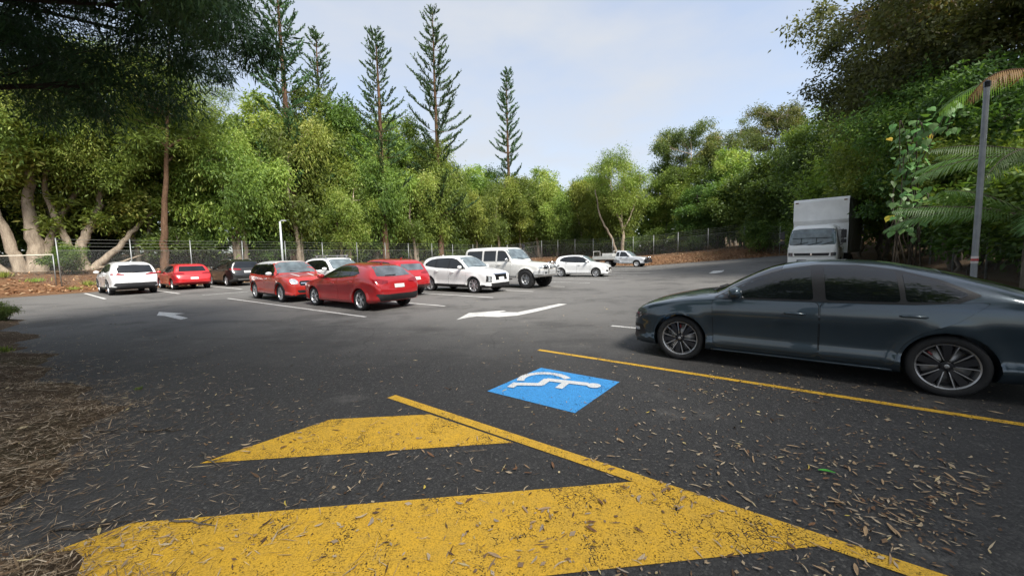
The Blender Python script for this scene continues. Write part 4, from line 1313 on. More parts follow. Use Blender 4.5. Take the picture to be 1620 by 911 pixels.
# ------------------------------------------------------------------ white box truck
truck = empty('box_truck')
tag(truck, 'white box truck with tall cargo body facing the car park', 'truck')
P_TRUCK = m_paint('truck_white_paint', (.86, .87, .86), 0, .45, .03)
M_BOX = m_simple('cargo_body_panel', (.85, .85, .84), .55, var=.08, scale=2)
M_BOXS = m_simple('cargo_body_side_shaded', (.20, .205, .20), .6, var=.15, scale=1.5)  # shade on the white cargo sides, put into their colour
sp = dict(L=2.0, r=.44, ax=(1.15, 4.0), paint=P_TRUCK, n=80, flare=.0, exp=(9, 6), tumble=.10, dome=.02, gap=.09,
    top=[(0, 1.30), (.03, 1.42), (.08, 1.60), (.20, 2.10), (.28, 2.30), (.40, 2.42), (.7, 2.48), (1.7, 2.48), (1.95, 2.42), (2.0, 2.34)],
    belt=[(0, 1.20), (.05, 1.32), (.2, 1.36), (1.9, 1.36), (2.0, 1.30)],
    bot=[(0, .55), (.05, .48), (.3, .46), (1.8, .52), (2.0, .6)],
    plan=[(0, .86), (.03, .95), (.10, 1.02), (.25, 1.06), (.5, 1.07), (1.9, 1.07), (2.0, 1.0)],
    side=[(0, -.06), (.05, -.02), (.5, 0), (.92, 0), (1, -.03)])
c = Car(sp, truck)
X0 = c.L / 2
c.patch('windscreen', [(-.94, 1.44), (-.97, 1.60), (-.90, 2.22), (-.5, 2.27), (.5, 2.27), (.90, 2.22), (.97, 1.60), (.94, 1.44), (0, 1.42)], 'f', m_glass('truck_glass', (.075, .10, .11)), off=.006, res=.07, rnd=.05)
c.patch('grille', [(-.70, .88), (-.74, 1.02), (.74, 1.02), (.70, .88)], 'f', M_BLACK, off=.006, rnd=.03)
c.patch('grille_slat', [(-.68, .945), (-.68, .965), (.68, .965), (.68, .945)], 'f', M_ALLOY_D, off=.014)
c.patch('emblem', [(-.05, .95), (0, 1.02), (.05, .95), (0, .90)], 'f', M_CHROME, off=.02)
sym2(c, 'headlight', [(.78, .86), (.78, 1.04), (.98, 1.05), (.98, .88)], 'f', M_LENS_D, off=.008, res=.05, rnd=.02)
c.patch('bumper_slot', [(-.6, .58), (-.6, .68), (.6, .68), (.6, .58)], 'f', M_BLACK, off=.006, rnd=.02)
c.patch('bumper_line', [(-1.0, .825), (-1.0, .84), (1.0, .84), (1.0, .825)], 'f', M_SEAM, off=.004)
plate(c, 'f', .63)
c.both('window', [(.42, 1.46), (.40, 1.62), (.55, 2.16), (1.35, 2.18), (1.38, 1.44)], M_GLASS, off=.006, rnd=.05)
c.door([(.36, .70), (.36, 1.40), (1.45, 1.38), (1.45, .95), (1.2, .92)], (1.30, 1.20), hmat=M_BLACK)
for k, (y0, y1) in enumerate(((-.75, -.15), (-.15, .40), (.40, .85))):
    mb = MB()
    out = []
    for q in range(5):
        y = y0 + (y1 - y0) * q / 4
        z = 1.43 + .14 * q / 4
        hit, nr, _, _ = c.bvh.ray_cast(Vector((6, y, z)), Vector((-1, 0, 0)))
        out.append(hit + nr * .03)
    mb.tube(out, .014, 6)
    mb.build('wiper', M_BLACK, truck)
mb = MB()
hand = []
for q in range(9):
    y = -.82 + 1.64 * q / 8
    hit, nr, _, _ = c.bvh.ray_cast(Vector((6, y, 1.78)), Vector((-1, 0, 0)))
    hand.append(hit + nr * .05)
mb.tube(hand, .012, 6)
for y in (-.45, .18):
    lo = c.bvh.ray_cast(Vector((6, y, 1.48)), Vector((-1, 0, 0)))[0]; hi = c.bvh.ray_cast(Vector((6, y, 1.78)), Vector((-1, 0, 0)))[0]
    mb.tube([lo + Vector((.03, 0, 0)), hi + Vector((.05, 0, 0))], .012, 6)
mb.build('hand_rail', M_BLACK, truck)
for sd in (-1, 1):
    mb = MB()
    mb.tube([(X0 - .30, sd * 1.03, 2.15), (X0 + .02, sd * 1.22, 2.18), (X0 + .02, sd * 1.24, 1.50), (X0 - .3, sd * 1.05, 1.35)], .016, 6)
    mb.box((X0 + .02, sd * 1.25, 1.95), (.06, .20, .40), bev=.02)
    mb.box((X0 + .02, sd * 1.25, 1.60), (.06, .20, .18), bev=.02)
    mb.build('mirror', M_BLACK, truck)
# cargo body: side outline swept across the width
xb = X0 - 2.12
prof = [(xb, 1.0), (xb, 2.58), (xb + .14, 2.78), (xb + .16, 3.80), (xb + .10, 3.92), (xb + .02, 3.96), (xb - 6.0, 3.96), (xb - 6.0, 1.0)]
n = len(prof)
mb = MB()
V = [(x, -1.19, z) for x, z in prof] + [(x, 1.19, z) for x, z in prof]
mb.add(V, [(i, (i + 1) % n, n + (i + 1) % n, n + i) for i in range(n)], 0)
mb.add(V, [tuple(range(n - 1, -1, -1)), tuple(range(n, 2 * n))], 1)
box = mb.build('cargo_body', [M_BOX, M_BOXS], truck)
bm = bmesh.new(); bm.from_mesh(box.data)
bmesh.ops.recalc_face_normals(bm, faces=bm.faces[:])
bmesh.ops.bevel(bm, geom=[e for e in bm.edges if abs(e.verts[0].co.y) > 1 and (e.verts[0].co.y * e.verts[1].co.y > 0)], offset=.05, segments=2, affect='EDGES')
bm.to_mesh(box.data); bm.free()
mb = MB()
for sd in (-1, 1):
    mb.box((xb + .17, sd * 1.04, 3.78), (.03, .13, .06))
mb.build('marker_light', m_simple('amber_lens', (.16, .06, .02), .2), box)
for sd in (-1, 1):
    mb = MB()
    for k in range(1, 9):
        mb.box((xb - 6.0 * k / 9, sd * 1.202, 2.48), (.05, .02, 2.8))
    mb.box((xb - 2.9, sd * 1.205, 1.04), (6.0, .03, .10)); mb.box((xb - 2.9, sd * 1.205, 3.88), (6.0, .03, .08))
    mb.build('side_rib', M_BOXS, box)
mb = MB()
mb.box((xb - 2.6, 0, .82), (7.2, .9, .24)); mb.box((xb - 1.6, .86, .75), (1.1, .5, .5)); mb.box((xb - 1.6, -.86, .75), (1.1, .5, .5))
mb.build('chassis', M_BLACK, truck)
c.s['ax'] = (1.15, 5.6); c.s['inset'] = .02
c.wheels(dict(n=8, wi=.05, wo=.06, hub=.4, y=-.1, face=m_simple('truck_steel_wheel', (.45, .45, .45), .5)), .26, .58)
place(truck, xy=(16.15, 20.5), head=R(-137.0))
truck.location.z += .08

# ------------------------------------------------------------------ vegetation
def m_leaf(name, stops, trans=0.38, var=0.16, rough=0.5, spec=0.3):
    t = NT(name)
    at = t.n('Attribute', _attribute_name='tint').outputs['Fac']
    c = t.ramp(at, [(p, col) for p, col in stops])
    oi = t.n('ObjectInfo')
    hsv = t.n('HueSaturation', Color=c)
    t.l(t.math('ADD', 0.5 - 0.018, t.math('MULTIPLY', oi.outputs['Random'], 0.036)), hsv.inputs['Hue'])
    t.l(t.math('ADD', 1.0 - var, t.math('MULTIPLY', oi.outputs['Random'], 2 * var)), hsv.inputs['Value'])
    c = hsv.outputs['Color']
    b = t.n('BsdfPrincipled', Base__Color=c, Roughness=rough)
    b.inputs['Specular IOR Level'].default_value = spec
    tr = t.n('BsdfTranslucent', Color=t.mix(1.0, c, (1.25, 1.2, 0.6), 'MULTIPLY'))
    mx = t.n('MixShader', Fac=trans)
    t.l(b.outputs[0], mx.inputs[1])
    t.l(tr.outputs[0], mx.inputs[2])
    t.l(mx.outputs[0], t.out.inputs['Surface'])
    return t.m

L_PAPER = m_leaf('paperbark_leaf', [(0, (.085, .138, .030)), (.45, (.205, .292, .056)), (.8, (.34, .43, .092)), (1, (.45, .49, .15))])
L_GREEN = m_leaf('green_leaf', [(0, (.075, .122, .026)), (.5, (.180, .265, .050)), (.85, (.30, .385, .078)), (1, (.41, .43, .12))])
L_DARK = m_leaf('dark_green_leaf', [(0, (.038, .075, .020)), (.5, (.100, .170, .036)), (.9, (.19, .28, .058)), (1, (.28, .34, .085))], spec=.35)
L_EUC = m_leaf('eucalypt_leaf', [(0, (0.068, 0.098, 0.030)), (.5, (0.150, 0.188, 0.053)), (.85, (0.255, 0.270, 0.083)), (1, (0.360, 0.300, 0.105))])
L_PINE = m_leaf('pine_needle', [(0, (0.030, 0.068, 0.027)), (.5, (0.068, 0.128, 0.048)), (1, (0.128, 0.195, 0.075))], trans=.15)
L_SHEOAK = m_leaf('dark_needle', [(0, (.024, .056, .026)), (.5, (.048, .102, .042)), (1, (.095, .165, .062))], trans=.25, var=.08)
L_RED = m_leaf('dusky_leaf', [(0, (.045, .052, .022)), (.5, (.11, .125, .045)), (.85, (.175, .19, .065)), (1, (.22, .17, .09))], var=.08)
L_PALM = m_leaf('palm_leaf', [(0, (.060, .130, .038)), (.6, (.115, .215, .060)), (1, (.18, .29, .085))], spec=.5)
L_BROWN = m_leaf('dead_frond_leaf', [(0, (.16, .085, .035)), (.6, (.30, .17, .075)), (1, (.42, .28, .14))], spec=.2)
L_BIG = m_leaf('heart_leaf', [(0, (.05, .12, .035)), (.5, (.09, .20, .05)), (1, (.16, .28, .07))], spec=.5, var=.3)
L_YEL = m_leaf('yellow_leaf', [(0, (.45, .36, .03)), (1, (.62, .50, .06))], var=.1)

def m_bark(name, lo, hi, sc=5.0):
    t = NT(name)
    v = t.coords((1, 1, .25))
    f = t.noise(v, sc, 6, .7)
    g = t.noise(v, sc * 6, 4, .7)
    c = t.ramp(t.math('ADD', t.math('MULTIPLY', f, .6), t.math('MULTIPLY', g, .4)), [(.3, lo), (.52, tuple((a + b) / 2 for a, b in zip(lo, hi))), (.72, hi)])
    b = t.bsdf(Base__Color=c, Roughness=.9)
    b.inputs['Specular IOR Level'].default_value = .15
    t.l(t.bump(t.math('ADD', f, g), 1.0, .04), b.inputs['Normal'])
    return t.m
B_PALE = m_bark('paperbark_bark', (.13, .095, .068), (.56, .47, .36))
B_GREY = m_bark('grey_bark', (.07, .06, .05), (.30, .26, .21))
B_BROWN = m_bark('brown_pine_bark', (.05, .03, .02), (.24, .145, .09), 9)
B_DARK = m_bark('dark_bark', (.025, .02, .016), (.12, .10, .08))

def leaf_np(P, D, Ln, Wd, rng, fold=0.0):
    """one four-cornered leaf per row"""
    D = D / np.maximum(np.linalg.norm(D, axis=1, keepdims=True), 1e-6)
    Rv = rng.normal(size=P.shape)
    S = np.cross(D, Rv)
    S /= np.maximum(np.linalg.norm(S, axis=1, keepdims=True), 1e-6)
    Ln, Wd = Ln[:, None], Wd[:, None]
    mid = P + D * Ln * .45
    V = np.stack([P, mid + S * Wd * .5, P + D * Ln, mid - S * Wd * .5], 1).reshape(-1, 3)
    F = np.arange(len(P) * 4).reshape(-1, 4)
    return V, F

def foliage_mesh(name, C, rad, per, ll, lw, rng, droop=.3, flat=.8, hang=0.0, out=.6, ctint=None):
    """leaf clumps of given centres and radii"""
    M = len(C)
    N = M * per
    ci = np.repeat(np.arange(M), per)
    g = rng.normal(size=(N, 3)) * .55
    g[:, 2] *= flat
    P = C[ci] + g * rad[ci][:, None]
    if hang:
        P[:, 2] -= rng.gamma(1.4, .5, N) * hang * rad[ci]
    D = g * out + rng.normal(size=(N, 3)) * .55
    D[:, 2] -= droop
    cs = rng.uniform(.68, 1.38, M)[ci]
    Ln = ll * cs * rng.uniform(.65, 1.3, N)
    Wd = lw * cs * rng.uniform(.7, 1.25, N)
    ctint = rng.uniform(.22, .70, M) if ctint is None else ctint
    tint = np.clip(ctint[ci] + rng.normal(size=N) * .16, 0, 1)
    V, F = leaf_np(P, D, Ln, Wd, rng)
    return np_mesh(name, V, F, {'tint': np.repeat(tint, 4)})

def curve_pts(pts, n=10, wob_=0.0, rng=None):
    P = [Vector(p) for p in pts]
    P = [P[0] * 2 - P[1]] + P + [P[-1] * 2 - P[-2]]
    out = []
    segs = len(P) - 3
    for i in range(segs):
        for k in range(n if i < segs - 1 else n + 1):
            t_ = k / n
            a, b, c, d = P[i:i + 4]
            q = .5 * ((2 * b) + (c - a) * t_ + (2 * a - 5 * b + 4 * c - d) * t_ ** 2 + (3 * b - a - 3 * c + d) * t_ ** 3)
            if wob_ and rng is not None:
                q = q + Vector(rng.normal(size=3) * wob_)
            out.append(q)
    return out

def branchwork(name, rng, stems, lobes, twigs, bark):
    """stems: (points, r0, r1); lobes: centres; twigs: cluster centres per lobe"""
    mb = MB()
    nodes = []
    for pts, r0, r1 in stems:
        q = curve_pts(pts, 6, .045, rng)
        n = len(q)
        rad = [r0 + (r1 - r0) * (i / (n - 1)) ** .8 for i in range(n)]
        rad[0] *= 1.35
        mb.tube(q, rad, 9)
        nodes += [(p, rr) for p, rr in zip(q, rad)]
    for li, c in enumerate(lobes):
        c = Vector(c)
        best = min(nodes, key=lambda e: (e[0] - c).length + max(0, e[0].z - c.z + .6) * 2.5)
        p, rr = best
        m1 = p.lerp(c, .5) + Vector((rng.normal() * .2, rng.normal() * .2, rng.uniform(-.25, .25)))
        q = curve_pts([p, m1, c], 4, .015, rng)
        r0 = min(rr * .75, .03 + .028 * (c - p).length)
        mb.tube(q, [r0 + (.022 - r0) * i / (len(q) - 1) for i in range(len(q))], 6, cap=False)
        for tc in twigs[li]:
            tc = Vector(tc)
            s = q[int(rng.uniform(.45, .99) * (len(q) - 1))]
            mb.tube([s, s.lerp(tc, .5) + Vector((0, 0, .1)), tc], [.022, .015, .006], 4, cap=False)
    return mb.mesh(name)

def gen_tree(name, seed, H, cr, base, n_stem, n_lobe, lobe_r, ncl, per, ll, lw, leaf, bark, r0, clr=.55, droop=.3, hang=0., flat=.8, spread=.35, lean=(0, 0), straight=False, cen=(0, 0), low=0.0, stems=None, out=.6, twigs=5, up=.8):
    rng = np.random.RandomState(seed)
    zc, hz = H * (base + 1) / 2, H * (1 - base) / 2
    lobes = []
    tries = 0
    while len(lobes) < n_lobe and tries < 4000:
        tries += 1
        d = rng.normal(size=3)
        d /= np.linalg.norm(d)
        k = rng.uniform(.45, .92)
        p = np.array([cen[0] + d[0] * (cr - lobe_r * .6) * k, cen[1] + d[1] * (cr - lobe_r * .6) * k, zc + d[2] * (hz - lobe_r * .5) * k])
        if all(np.linalg.norm(p - q) > lobe_r * .85 for q in lobes):
            lobes.append(p)
    st = []
    if stems:
        st = stems
    else:
        for i in range(n_stem):
            a = 2 * math.pi * (i + rng.uniform(-.3, .3)) / n_stem
            e = spread * cr * rng.uniform(.6, 1.2)
            hh = H * (rng.uniform(.55, .78) if not straight else .96)
            b0 = .0 if n_stem == 1 else .22
            bx, by = math.cos(a), math.sin(a)
            if straight:
                st.append(([(0, 0, -.6), (lean[0] * .1, lean[1] * .1, H * .2), (lean[0] * .5, lean[1] * .5, H * .5), (lean[0], lean[1], hh)], r0, .04))
            else:
                st.append(([(bx * b0, by * b0, -.6), (bx * (b0 + e * .15) + rng.normal() * .15, by * (b0 + e * .15) + rng.normal() * .15, hh * .25),
                            (bx * e * .5 + lean[0] * .5 + rng.normal() * .3, by * e * .5 + lean[1] * .5 + rng.normal() * .3, hh * .6), (bx * e + lean[0], by * e + lean[1], hh)],
                           r0 * rng.uniform(.7, 1.0) / (1 if n_stem == 1 else 1.2), .06))
    C, rad, tw, ct = [], [], [], []
    for p in lobes:
        lt0 = rng.uniform(.18, .72)
        lt = []
        sc = rng.uniform(.75, 1.25)
        for k in range(ncl):
            d = rng.normal(size=3)
            d /= np.linalg.norm(d)
            d[2] *= up
            q = p + d * lobe_r * sc * rng.uniform(.35, 1.0)
            C.append(q)
            rad.append(clr * rng.uniform(.6, 1.35))
            ct.append(lt0 + rng.normal() * .16)
            if k < twigs:
                lt.append(tuple(q))
        tw.append(lt)
    root = empty(name)
    link('trunk', branchwork('trunk', rng, st, lobes, tw, bark), bark, root, True)
    link('crown', foliage_mesh('crown', np.array(C), np.array(rad), per, ll, lw, rng, droop, flat, hang, out, np.array(ct)), leaf, root)
    return root

def pine_tree(seed, H, base=.22, wid=.15, dens=1.0, sparse_top=False):
    rng = np.random.RandomState(seed)
    root = empty('norfolk_pine')
    mb = MB()
    tp = curve_pts([(0, 0, -.6), (.1, 0, H * .3), (.05, .1, H * .65), (0, 0, H)], 6)
    mb.tube(tp, [.36 * (1 - i / (len(tp) - 1)) ** .8 + .02 for i in range(len(tp))], 8)
    P, D, Ln = [], [], []
    z = H * base
    while z < H - .3:
        f = (z - H * base) / (H * (1 - base))
        L = (wid * H * (1 - f) ** .75 + .35) * rng.uniform(.85, 1.1)
        if f < .25:
            L *= .75 + f
        nb_ = int(rng.randint(5, 7))
        ph = rng.uniform(0, 6.28)
        for k in range(nb_):
            if rng.rand() < .2:
                continue
            a = ph + 2 * math.pi * k / nb_ + rng.normal() * .1
            l = L * rng.uniform(.55, 1.18)
            c_, s_ = math.cos(a), math.sin(a)
            rise = .16 + .55 * f
            q = []
            for j in range(7):
                w = j / 6
                q.append(Vector((c_ * l * w, s_ * l * w, z + l * (rise * w * .35 + (.32 + .25 * f) * w * w * .9) - .06 * math.sin(w * 3.1) * l)))
            mb.tube(q, [.045 * (1 - .8 * w / 6) * (.6 + .6 * (1 - f)) for w in range(7)], 4, cap=False)
            nt = max(5, int(l * 6.2 * dens))
            for j in range(nt):
                w = .24 + .76 * (j + rng.rand()) / nt
                if f > .8:
                    w = .12 + .88 * rng.rand()
                i0 = min(5, int(w * 6))
                b0 = q[i0].lerp(q[i0 + 1], w * 6 - i0)
                side = rng.choice((-1, 1)) * rng.uniform(.0, .55)
                td = np.array([c_ * .55 - s_ * side, s_ * .55 + c_ * side, .75 + rng.normal() * .12])
                td /= np.linalg.norm(td)
                tl = rng.uniform(.5, 1.0) * (.7 + .3 * (1 - f))
                for b in range(11):
                    o = tl * b / 11
                    P.append(np.array(b0) + td * o)
                    D.append(td * .75 + rng.normal(size=3) * .28)
                    Ln.append(rng.uniform(.16, .32))
        z += (1.45 - .85 * f) * rng.uniform(.8, 1.15) * (H / 28)
    # leader tuft
    for b in range(30):
        P.append(np.array((0, 0, H - .9 + b * .03)))
        D.append(np.array((rng.normal() * .3, rng.normal() * .3, 1)))
        Ln.append(.3)
    link('trunk', mb.mesh('trunk'), B_BROWN, root, True)
    P, D, Ln = np.array(P), np.array(D), np.array(Ln)
    V, F = leaf_np(P, D, Ln, np.full(len(P), .115), rng)
    tint = np.clip(rng.normal(size=len(P)) * .2 + .45, 0, 1)
    link('crown', np_mesh('crown', V, F, {'tint': np.repeat(tint, 4)}), L_PINE, root)
    return root

USED = set()
def put(proto, x, y, s=1.0, rz=None, label=None, cat='tree', group=None, sz=None, name=None, dz=0.0):
    """first use moves the prototype itself, later uses copy it with its parts"""
    o = proto if proto.name not in USED else copy_tree(proto)
    USED.add(proto.name)
    if name:
        o.name = name
    o.location = (x, y, float(ground_z(x, y)) - .05 + dz)
    o.rotation_euler = (0, 0, random.uniform(0, 6.28) if rz is None else rz)
    o.scale = (s, s, sz or s)
    tag(o, label, cat, group)
    return o

random.seed(11)
# prototypes
PB = [gen_tree('paperbark_tree', 21 + i, 11.5, 4.1, .15, 3, 16, 1.5, 15, 150, .27, .075, L_PAPER, B_PALE, .30, clr=.62, droop=.75, hang=1.1, flat=.8) for i in range(3)]
GT = [gen_tree('green_tree', 41 + i, 15.0, 4.9, .18, 2, 19, 1.7, 15, 130, .30, .105, (L_GREEN, L_PAPER, L_GREEN)[i], B_GREY, .32, clr=.62, droop=.35, hang=.45) for i in range(3)]
EU = [gen_tree('eucalypt_tree', 61 + i, 20.0, 5.4, .42, 2, 17, 1.55, 12, 110, .30, .085, L_EUC, B_PALE, .34, clr=.55, droop=.6, hang=.5, twigs=8) for i in range(2)]
DK = [gen_tree('rainforest_tree', 71 + i, 10.5, 4.6, .04, 2, 18, 1.7, 15, 130, .28, .13, L_DARK, B_DARK, .26, clr=.66, droop=.2, hang=.2) for i in range(2)]
SH = [gen_tree('understorey_shrub', 81 + i, 3.6, 2.2, .02, 4, 8, .95, 11, 95, .19, .085, L_DARK, B_DARK, .06, clr=.45, droop=.2) for i in range(3)]
NP = [pine_tree(91, 26, .20, .13), pine_tree(92, 32, .20, .15, 1.15), pine_tree(93, 30, .25, .105, 1.2), pine_tree(94, 25, .22, .12), pine_tree(95, 26, .2, .14, .9)]

# --- Norfolk pines behind the fence
g_ = 'norfolk pines behind the fence'
put(NP[0], -20.3, 36.2, 1.0, .3, 'tall thin norfolk pine with bare lower trunk, its tip cut by the frame', group=g_, sz=1.04)
put(NP[3], -21.2, 45.0, .95, 2.0, 'slender norfolk pine standing just behind the tallest thin one', group=g_, sz=1.02)
put(NP[4], -13.6, 42.0, 1.0, 4.1, 'norfolk pine with sparse top above the deep green trees', group=g_, sz=.93)
put(NP[1], -8.9, 49.0, 1.0, 1.0, 'broad dense norfolk pine, the fullest of the row', group=g_, sz=.95)
put(NP[2], -.2, 62.0, 1.0, .5, 'narrow conical norfolk pine standing apart from the others', group=g_, sz=.96)

# --- big multi-stemmed paperbarks at the left
def stem_set(kind):
    if kind == 0:
        return [([(0, 0, -.5), (.05, .1, 1.5), (.0, .1, 4.0), (.3, .2, 7.5)], .62, .16), ([(-.55, .1, -.5), (-.9, .1, 1.5), (-1.5, .2, 4.5), (-2.1, .3, 7.5)], .40, .12),
                ([(-1.0, 0, -.5), (-2.2, 0, 1.2), (-3.4, .2, 3.4), (-4.6, .2, 6.5)], .32, .10), ([(.35, 0, .8), (1.1, .1, 3.4), (2.2, .3, 5.6), (3.0, .4, 7.4)], .26, .09)]
    return [([(0, 0, -.5), (-.25, 0, 1.2), (.2, .1, 2.6), (.9, .2, 4.6), (1.0, .3, 7.0)], .42, .12), ([(.1, 0, 0), (1.2, 0, 1.1), (2.6, .1, 2.9), (3.8, .2, 4.4)], .30, .10),
            ([(.2, 0, .0), (1.8, -.2, .6), (3.4, -.3, 1.4), (4.6, -.4, 2.3)], .10, .03), ([(-.1, .1, 0), (-.9, .2, 2.6), (-1.4, .3, 5.2), (-1.2, .4, 7.5)], .26, .10)]
t = gen_tree('paperbark_tree', 131, 13.5, 5.8, .46, 1, 21, 1.75, 16, 180, .20, .055, L_PAPER, B_PALE, .5, clr=.62, droop=.8, hang=.7, stems=stem_set(0))
put(t, -31.0, 25.2, 1.0, .89, 'large paperbark with thick pale peeling trunks and flared roots behind the wire gate', group='paperbarks along the fence')
t = gen_tree('paperbark_tree', 132, 12.0, 5.2, .48, 1, 18, 1.65, 16, 180, .20, .055, L_PAPER, B_PALE, .4, clr=.6, droop=.8, hang=.8, stems=stem_set(1))
put(t, -29.3, 26.6, 1.0, .83, 'low forking paperbark with twisted pale limbs leaning right', group='paperbarks along the fence')

# --- conifer with the leaning brown trunk
t = gen_tree('leaning_pine', 141, 17.0, 4.8, .40, 1, 19, 1.7, 14, 170, .30, .045, L_GREEN, B_BROWN, .30, clr=.7, droop=.3, hang=.2, straight=True, lean=(1.6, .2), twigs=6)
put(t, -24.5, 27.3, 1.0, .0, 'pine with a single leaning rough brown trunk behind the white SUV')

# --- tree rows behind the left fence and the back fence
def row(proto, spots, label, group, cat='tree'):
    for i, (a, b, s, sz) in enumerate(spots):
        x, y = G(a, b)
        put(proto[i % len(proto)], x, y, s, None, label if isinstance(label, str) else label[i], cat, group, sz)
row(PB, [(-36.4, 12.3, 1.0, 1.12), (-37.5, 17.4, 1.1, 1.35), (-36.3, 21.4, .85, .85), (-37.2, 25.6, 1.1, 1.3), (-36.4, 30.3, .95, 1.05), (-37.6, 35.6, 1.15, 1.4), (-36.5, 41.3, .95, 1.0), (-37.0, 47.0, 1.1, 1.25)],
    ['weeping yellow green paperbark hanging over the fence behind the black SUV', 'weeping paperbark beside the slim pale lamp pole', 'small drooping paperbark behind the white SUV with roof rack',
     'weeping paperbark below the tall thin norfolk pine', 'weeping paperbark at the foot of the norfolk pine with the sparse top', 'weeping paperbark in front of the broad norfolk pine',
     'drooping paperbark behind the white compact crossover', 'weeping paperbark at the fence end below the narrow conical pine'], 'paperbarks along the fence')
row(GT, [(-40.5, 9.0, 1.0, .95), (-41, 15.5, 1.05, 1.05), (-40.5, 20.5, 1.1, 1.22), (-41, 25, 1.15, 1.28), (-41.5, 29.5, 1.1, 1.25), (-40.8, 34, 1.1, 1.25), (-41.4, 39, 1.05, 1.05), (-41, 44.5, 1.1, 1.0), (-41, 50.5, 1.1, 1.0)],
    ['tall green tree behind the leaning brown trunk', 'tall green tree rising behind the black SUV', 'tall green tree rising behind the slim lamp pole', 'tall green tree behind the tall thin norfolk pine',
     'tall green tree between the two slender norfolk pines and the sparse one', 'tall green tree standing behind the sparse topped norfolk pine', 'tall green tree behind the broad norfolk pine',
     'tall green tree between the broad and the narrow norfolk pine', 'tall green tree behind the narrow conical norfolk pine'], 'tall trees behind the fence')
row(GT, [(-41, 3, 1.0, .95), (-42.5, -3, 1.0, 1.0), (-40, 7.0, .85, .85)], ['green tree filling the gap right behind the large paperbark', 'green tree behind the wire gate', 'green tree behind the low forking paperbark'], 'tall trees behind the fence')
row(DK, [(-45.5, .5, .8, .7), (-45, 5.2, .8, .7), (-46, -5, .9, .8)], 'low dark bushy tree in the shade behind the large paperbark', 'dark trees behind the left gate')
# paperbarks and eucalypts behind the back fence
t = gen_tree('paperbark_tree', 151, 15.5, 5.2, .30, 1, 17, 1.7, 15, 120, .25, .07, L_PAPER, B_PALE, .34, clr=.66, droop=.5, hang=.6, twigs=7,
             stems=[([(0, 0, -.5), (.1, 0, 2.5), (.0, .1, 6), (.6, .2, 11)], .30, .08), ([(-.3, 0, -.5), (-1.6, 0, 2.8), (-3.0, .2, 5.6), (-3.6, .3, 9)], .22, .06), ([(0, 0, 3.5), (1.2, 0, 5.5), (2.4, .2, 8.5)], .15, .05), ([(0, 0, 4.5), (-1.0, .1, 6.5), (-1.6, .2, 10)], .15, .05)])
put(t, 15.0, 52.3, 1.0, .1, 'spreading light green paperbark with pale forked trunk behind the utility')
row(PB, [(-30, 53.2, 1.0, 1.05), (-25.5, 54.5, 1.1, 1.15), (-20.8, 53.6, 1.05, 1.05)], 'light green paperbark rising behind the back fence', 'paperbarks behind the back fence')
put(EU[0], 24.6, 55.5, 1.0, 1.2, 'tall airy eucalypt with olive crown and see-through pale limbs', sz=1.0)
put(EU[1], 30.2, 54.5, .92, 3.2, 'tall eucalypt with greener crown beside the olive one', sz=.92)
put(EU[0], 39.4, 58.0, 1.05, 4.4, 'golden tinged eucalypt crown rising above the dark thicket', sz=1.12)
row(GT, [(-12, 57.5, .85, .85), (-6.5, 58, .9, .85), (-16, 59, .95, .9), (-28, 60, 1.0, .95), (-34, 57, 1.05, 1.0)], ['green tree between the spreading paperbark and the olive eucalypt', 'green tree below the greener tall eucalypt', 'green tree just behind the spreading paperbark', 'green tree behind the small white hatchback', 'green tree beside the narrow conical norfolk pine'], 'green trees behind the back fence')
row(DK, [(-9.8, 54, .85, .85), (-5.0, 53.5, .95, .9), (-1.5, 50.5, 1.0, 1.05), (3.0, 47.5, 1.05, 1.1), (6.5, 42.5, 1.05, 1.2), (7.5, 36.5, 1.05, 1.2)], ['low dark tree beside the tall greener eucalypt', 'dark green tree below the golden tinged eucalypt', 'dark green tree at the far fence corner', 'dark green tree just left behind the truck', 'dark green tree directly behind the truck cargo body', 'dark green tree close beside the truck'], 'dark trees at the far corner')
put(GT[0], 1.6, 61.5, 1.0, 1.1, 'mid height green tree just right of the narrow conical norfolk pine', group='green trees behind the back fence', sz=.95)
put(PB[1], 4.6, 62.0, 1.2, 2.6, 'light green tree filling the low gap between conical pine and spreading paperbark', group='green trees behind the back fence', sz=1.2)
# understorey
sp_ = []
for i in range(17):
    sp_.append((-38.0 + random.uniform(-.6, .6), 8.2 + i * 2.75 + random.uniform(-.8, .8), random.uniform(.85, 1.25), random.uniform(.8, 1.1)))
row(SH, sp_, 'dark leafy shrub in the shade behind the left fence', 'shrubs behind the left fence', 'shrub')
sp_ = []
for i in range(12):
    sp_.append((-33 + i * 2.9 + random.uniform(-.8, .8), 53.2 + random.uniform(-.7, .9), random.uniform(.85, 1.25), random.uniform(.8, 1.15)))
row(SH, sp_, 'dark leafy shrub in the shade behind the back fence', 'shrubs behind the back fence', 'shrub')

# --- the thicket on the right
t = gen_tree('overhanging_tree', 161, 18.5, 8.6, .30, 2, 36, 2.1, 17, 200, .21, .095, L_RED, B_GREY, .42, clr=.62, droop=.3, hang=.3, cen=(-3.0, .6), lean=(-2.6, 0), twigs=9)
put(t, 24.2, 17.2, 1.0, .0, 'huge dusky leaved tree with wiry grey limbs overhanging the car park')
big2 = gen_tree('rainforest_tree', 162, 12.5, 5.4, .06, 2, 22, 1.7, 16, 150, .20, .09, L_DARK, B_GREY, .3, clr=.58, twigs=8, droop=.2, hang=.2)
put(big2, 26.5, 27.5, 1.0, .4, 'broad dark green tree with foliage to the ground right of the truck', group='dark trees of the right thicket')
put(big2, 18.6, 15.8, .74, 2.4, 'dense dark green tree filling the gap below the dusky overhanging one', group='dark trees of the right thicket')
put(big2, 29.5, 35.0, 1.1, 4.0, 'dark green tree standing well behind the truck', group='dark trees of the right thicket')
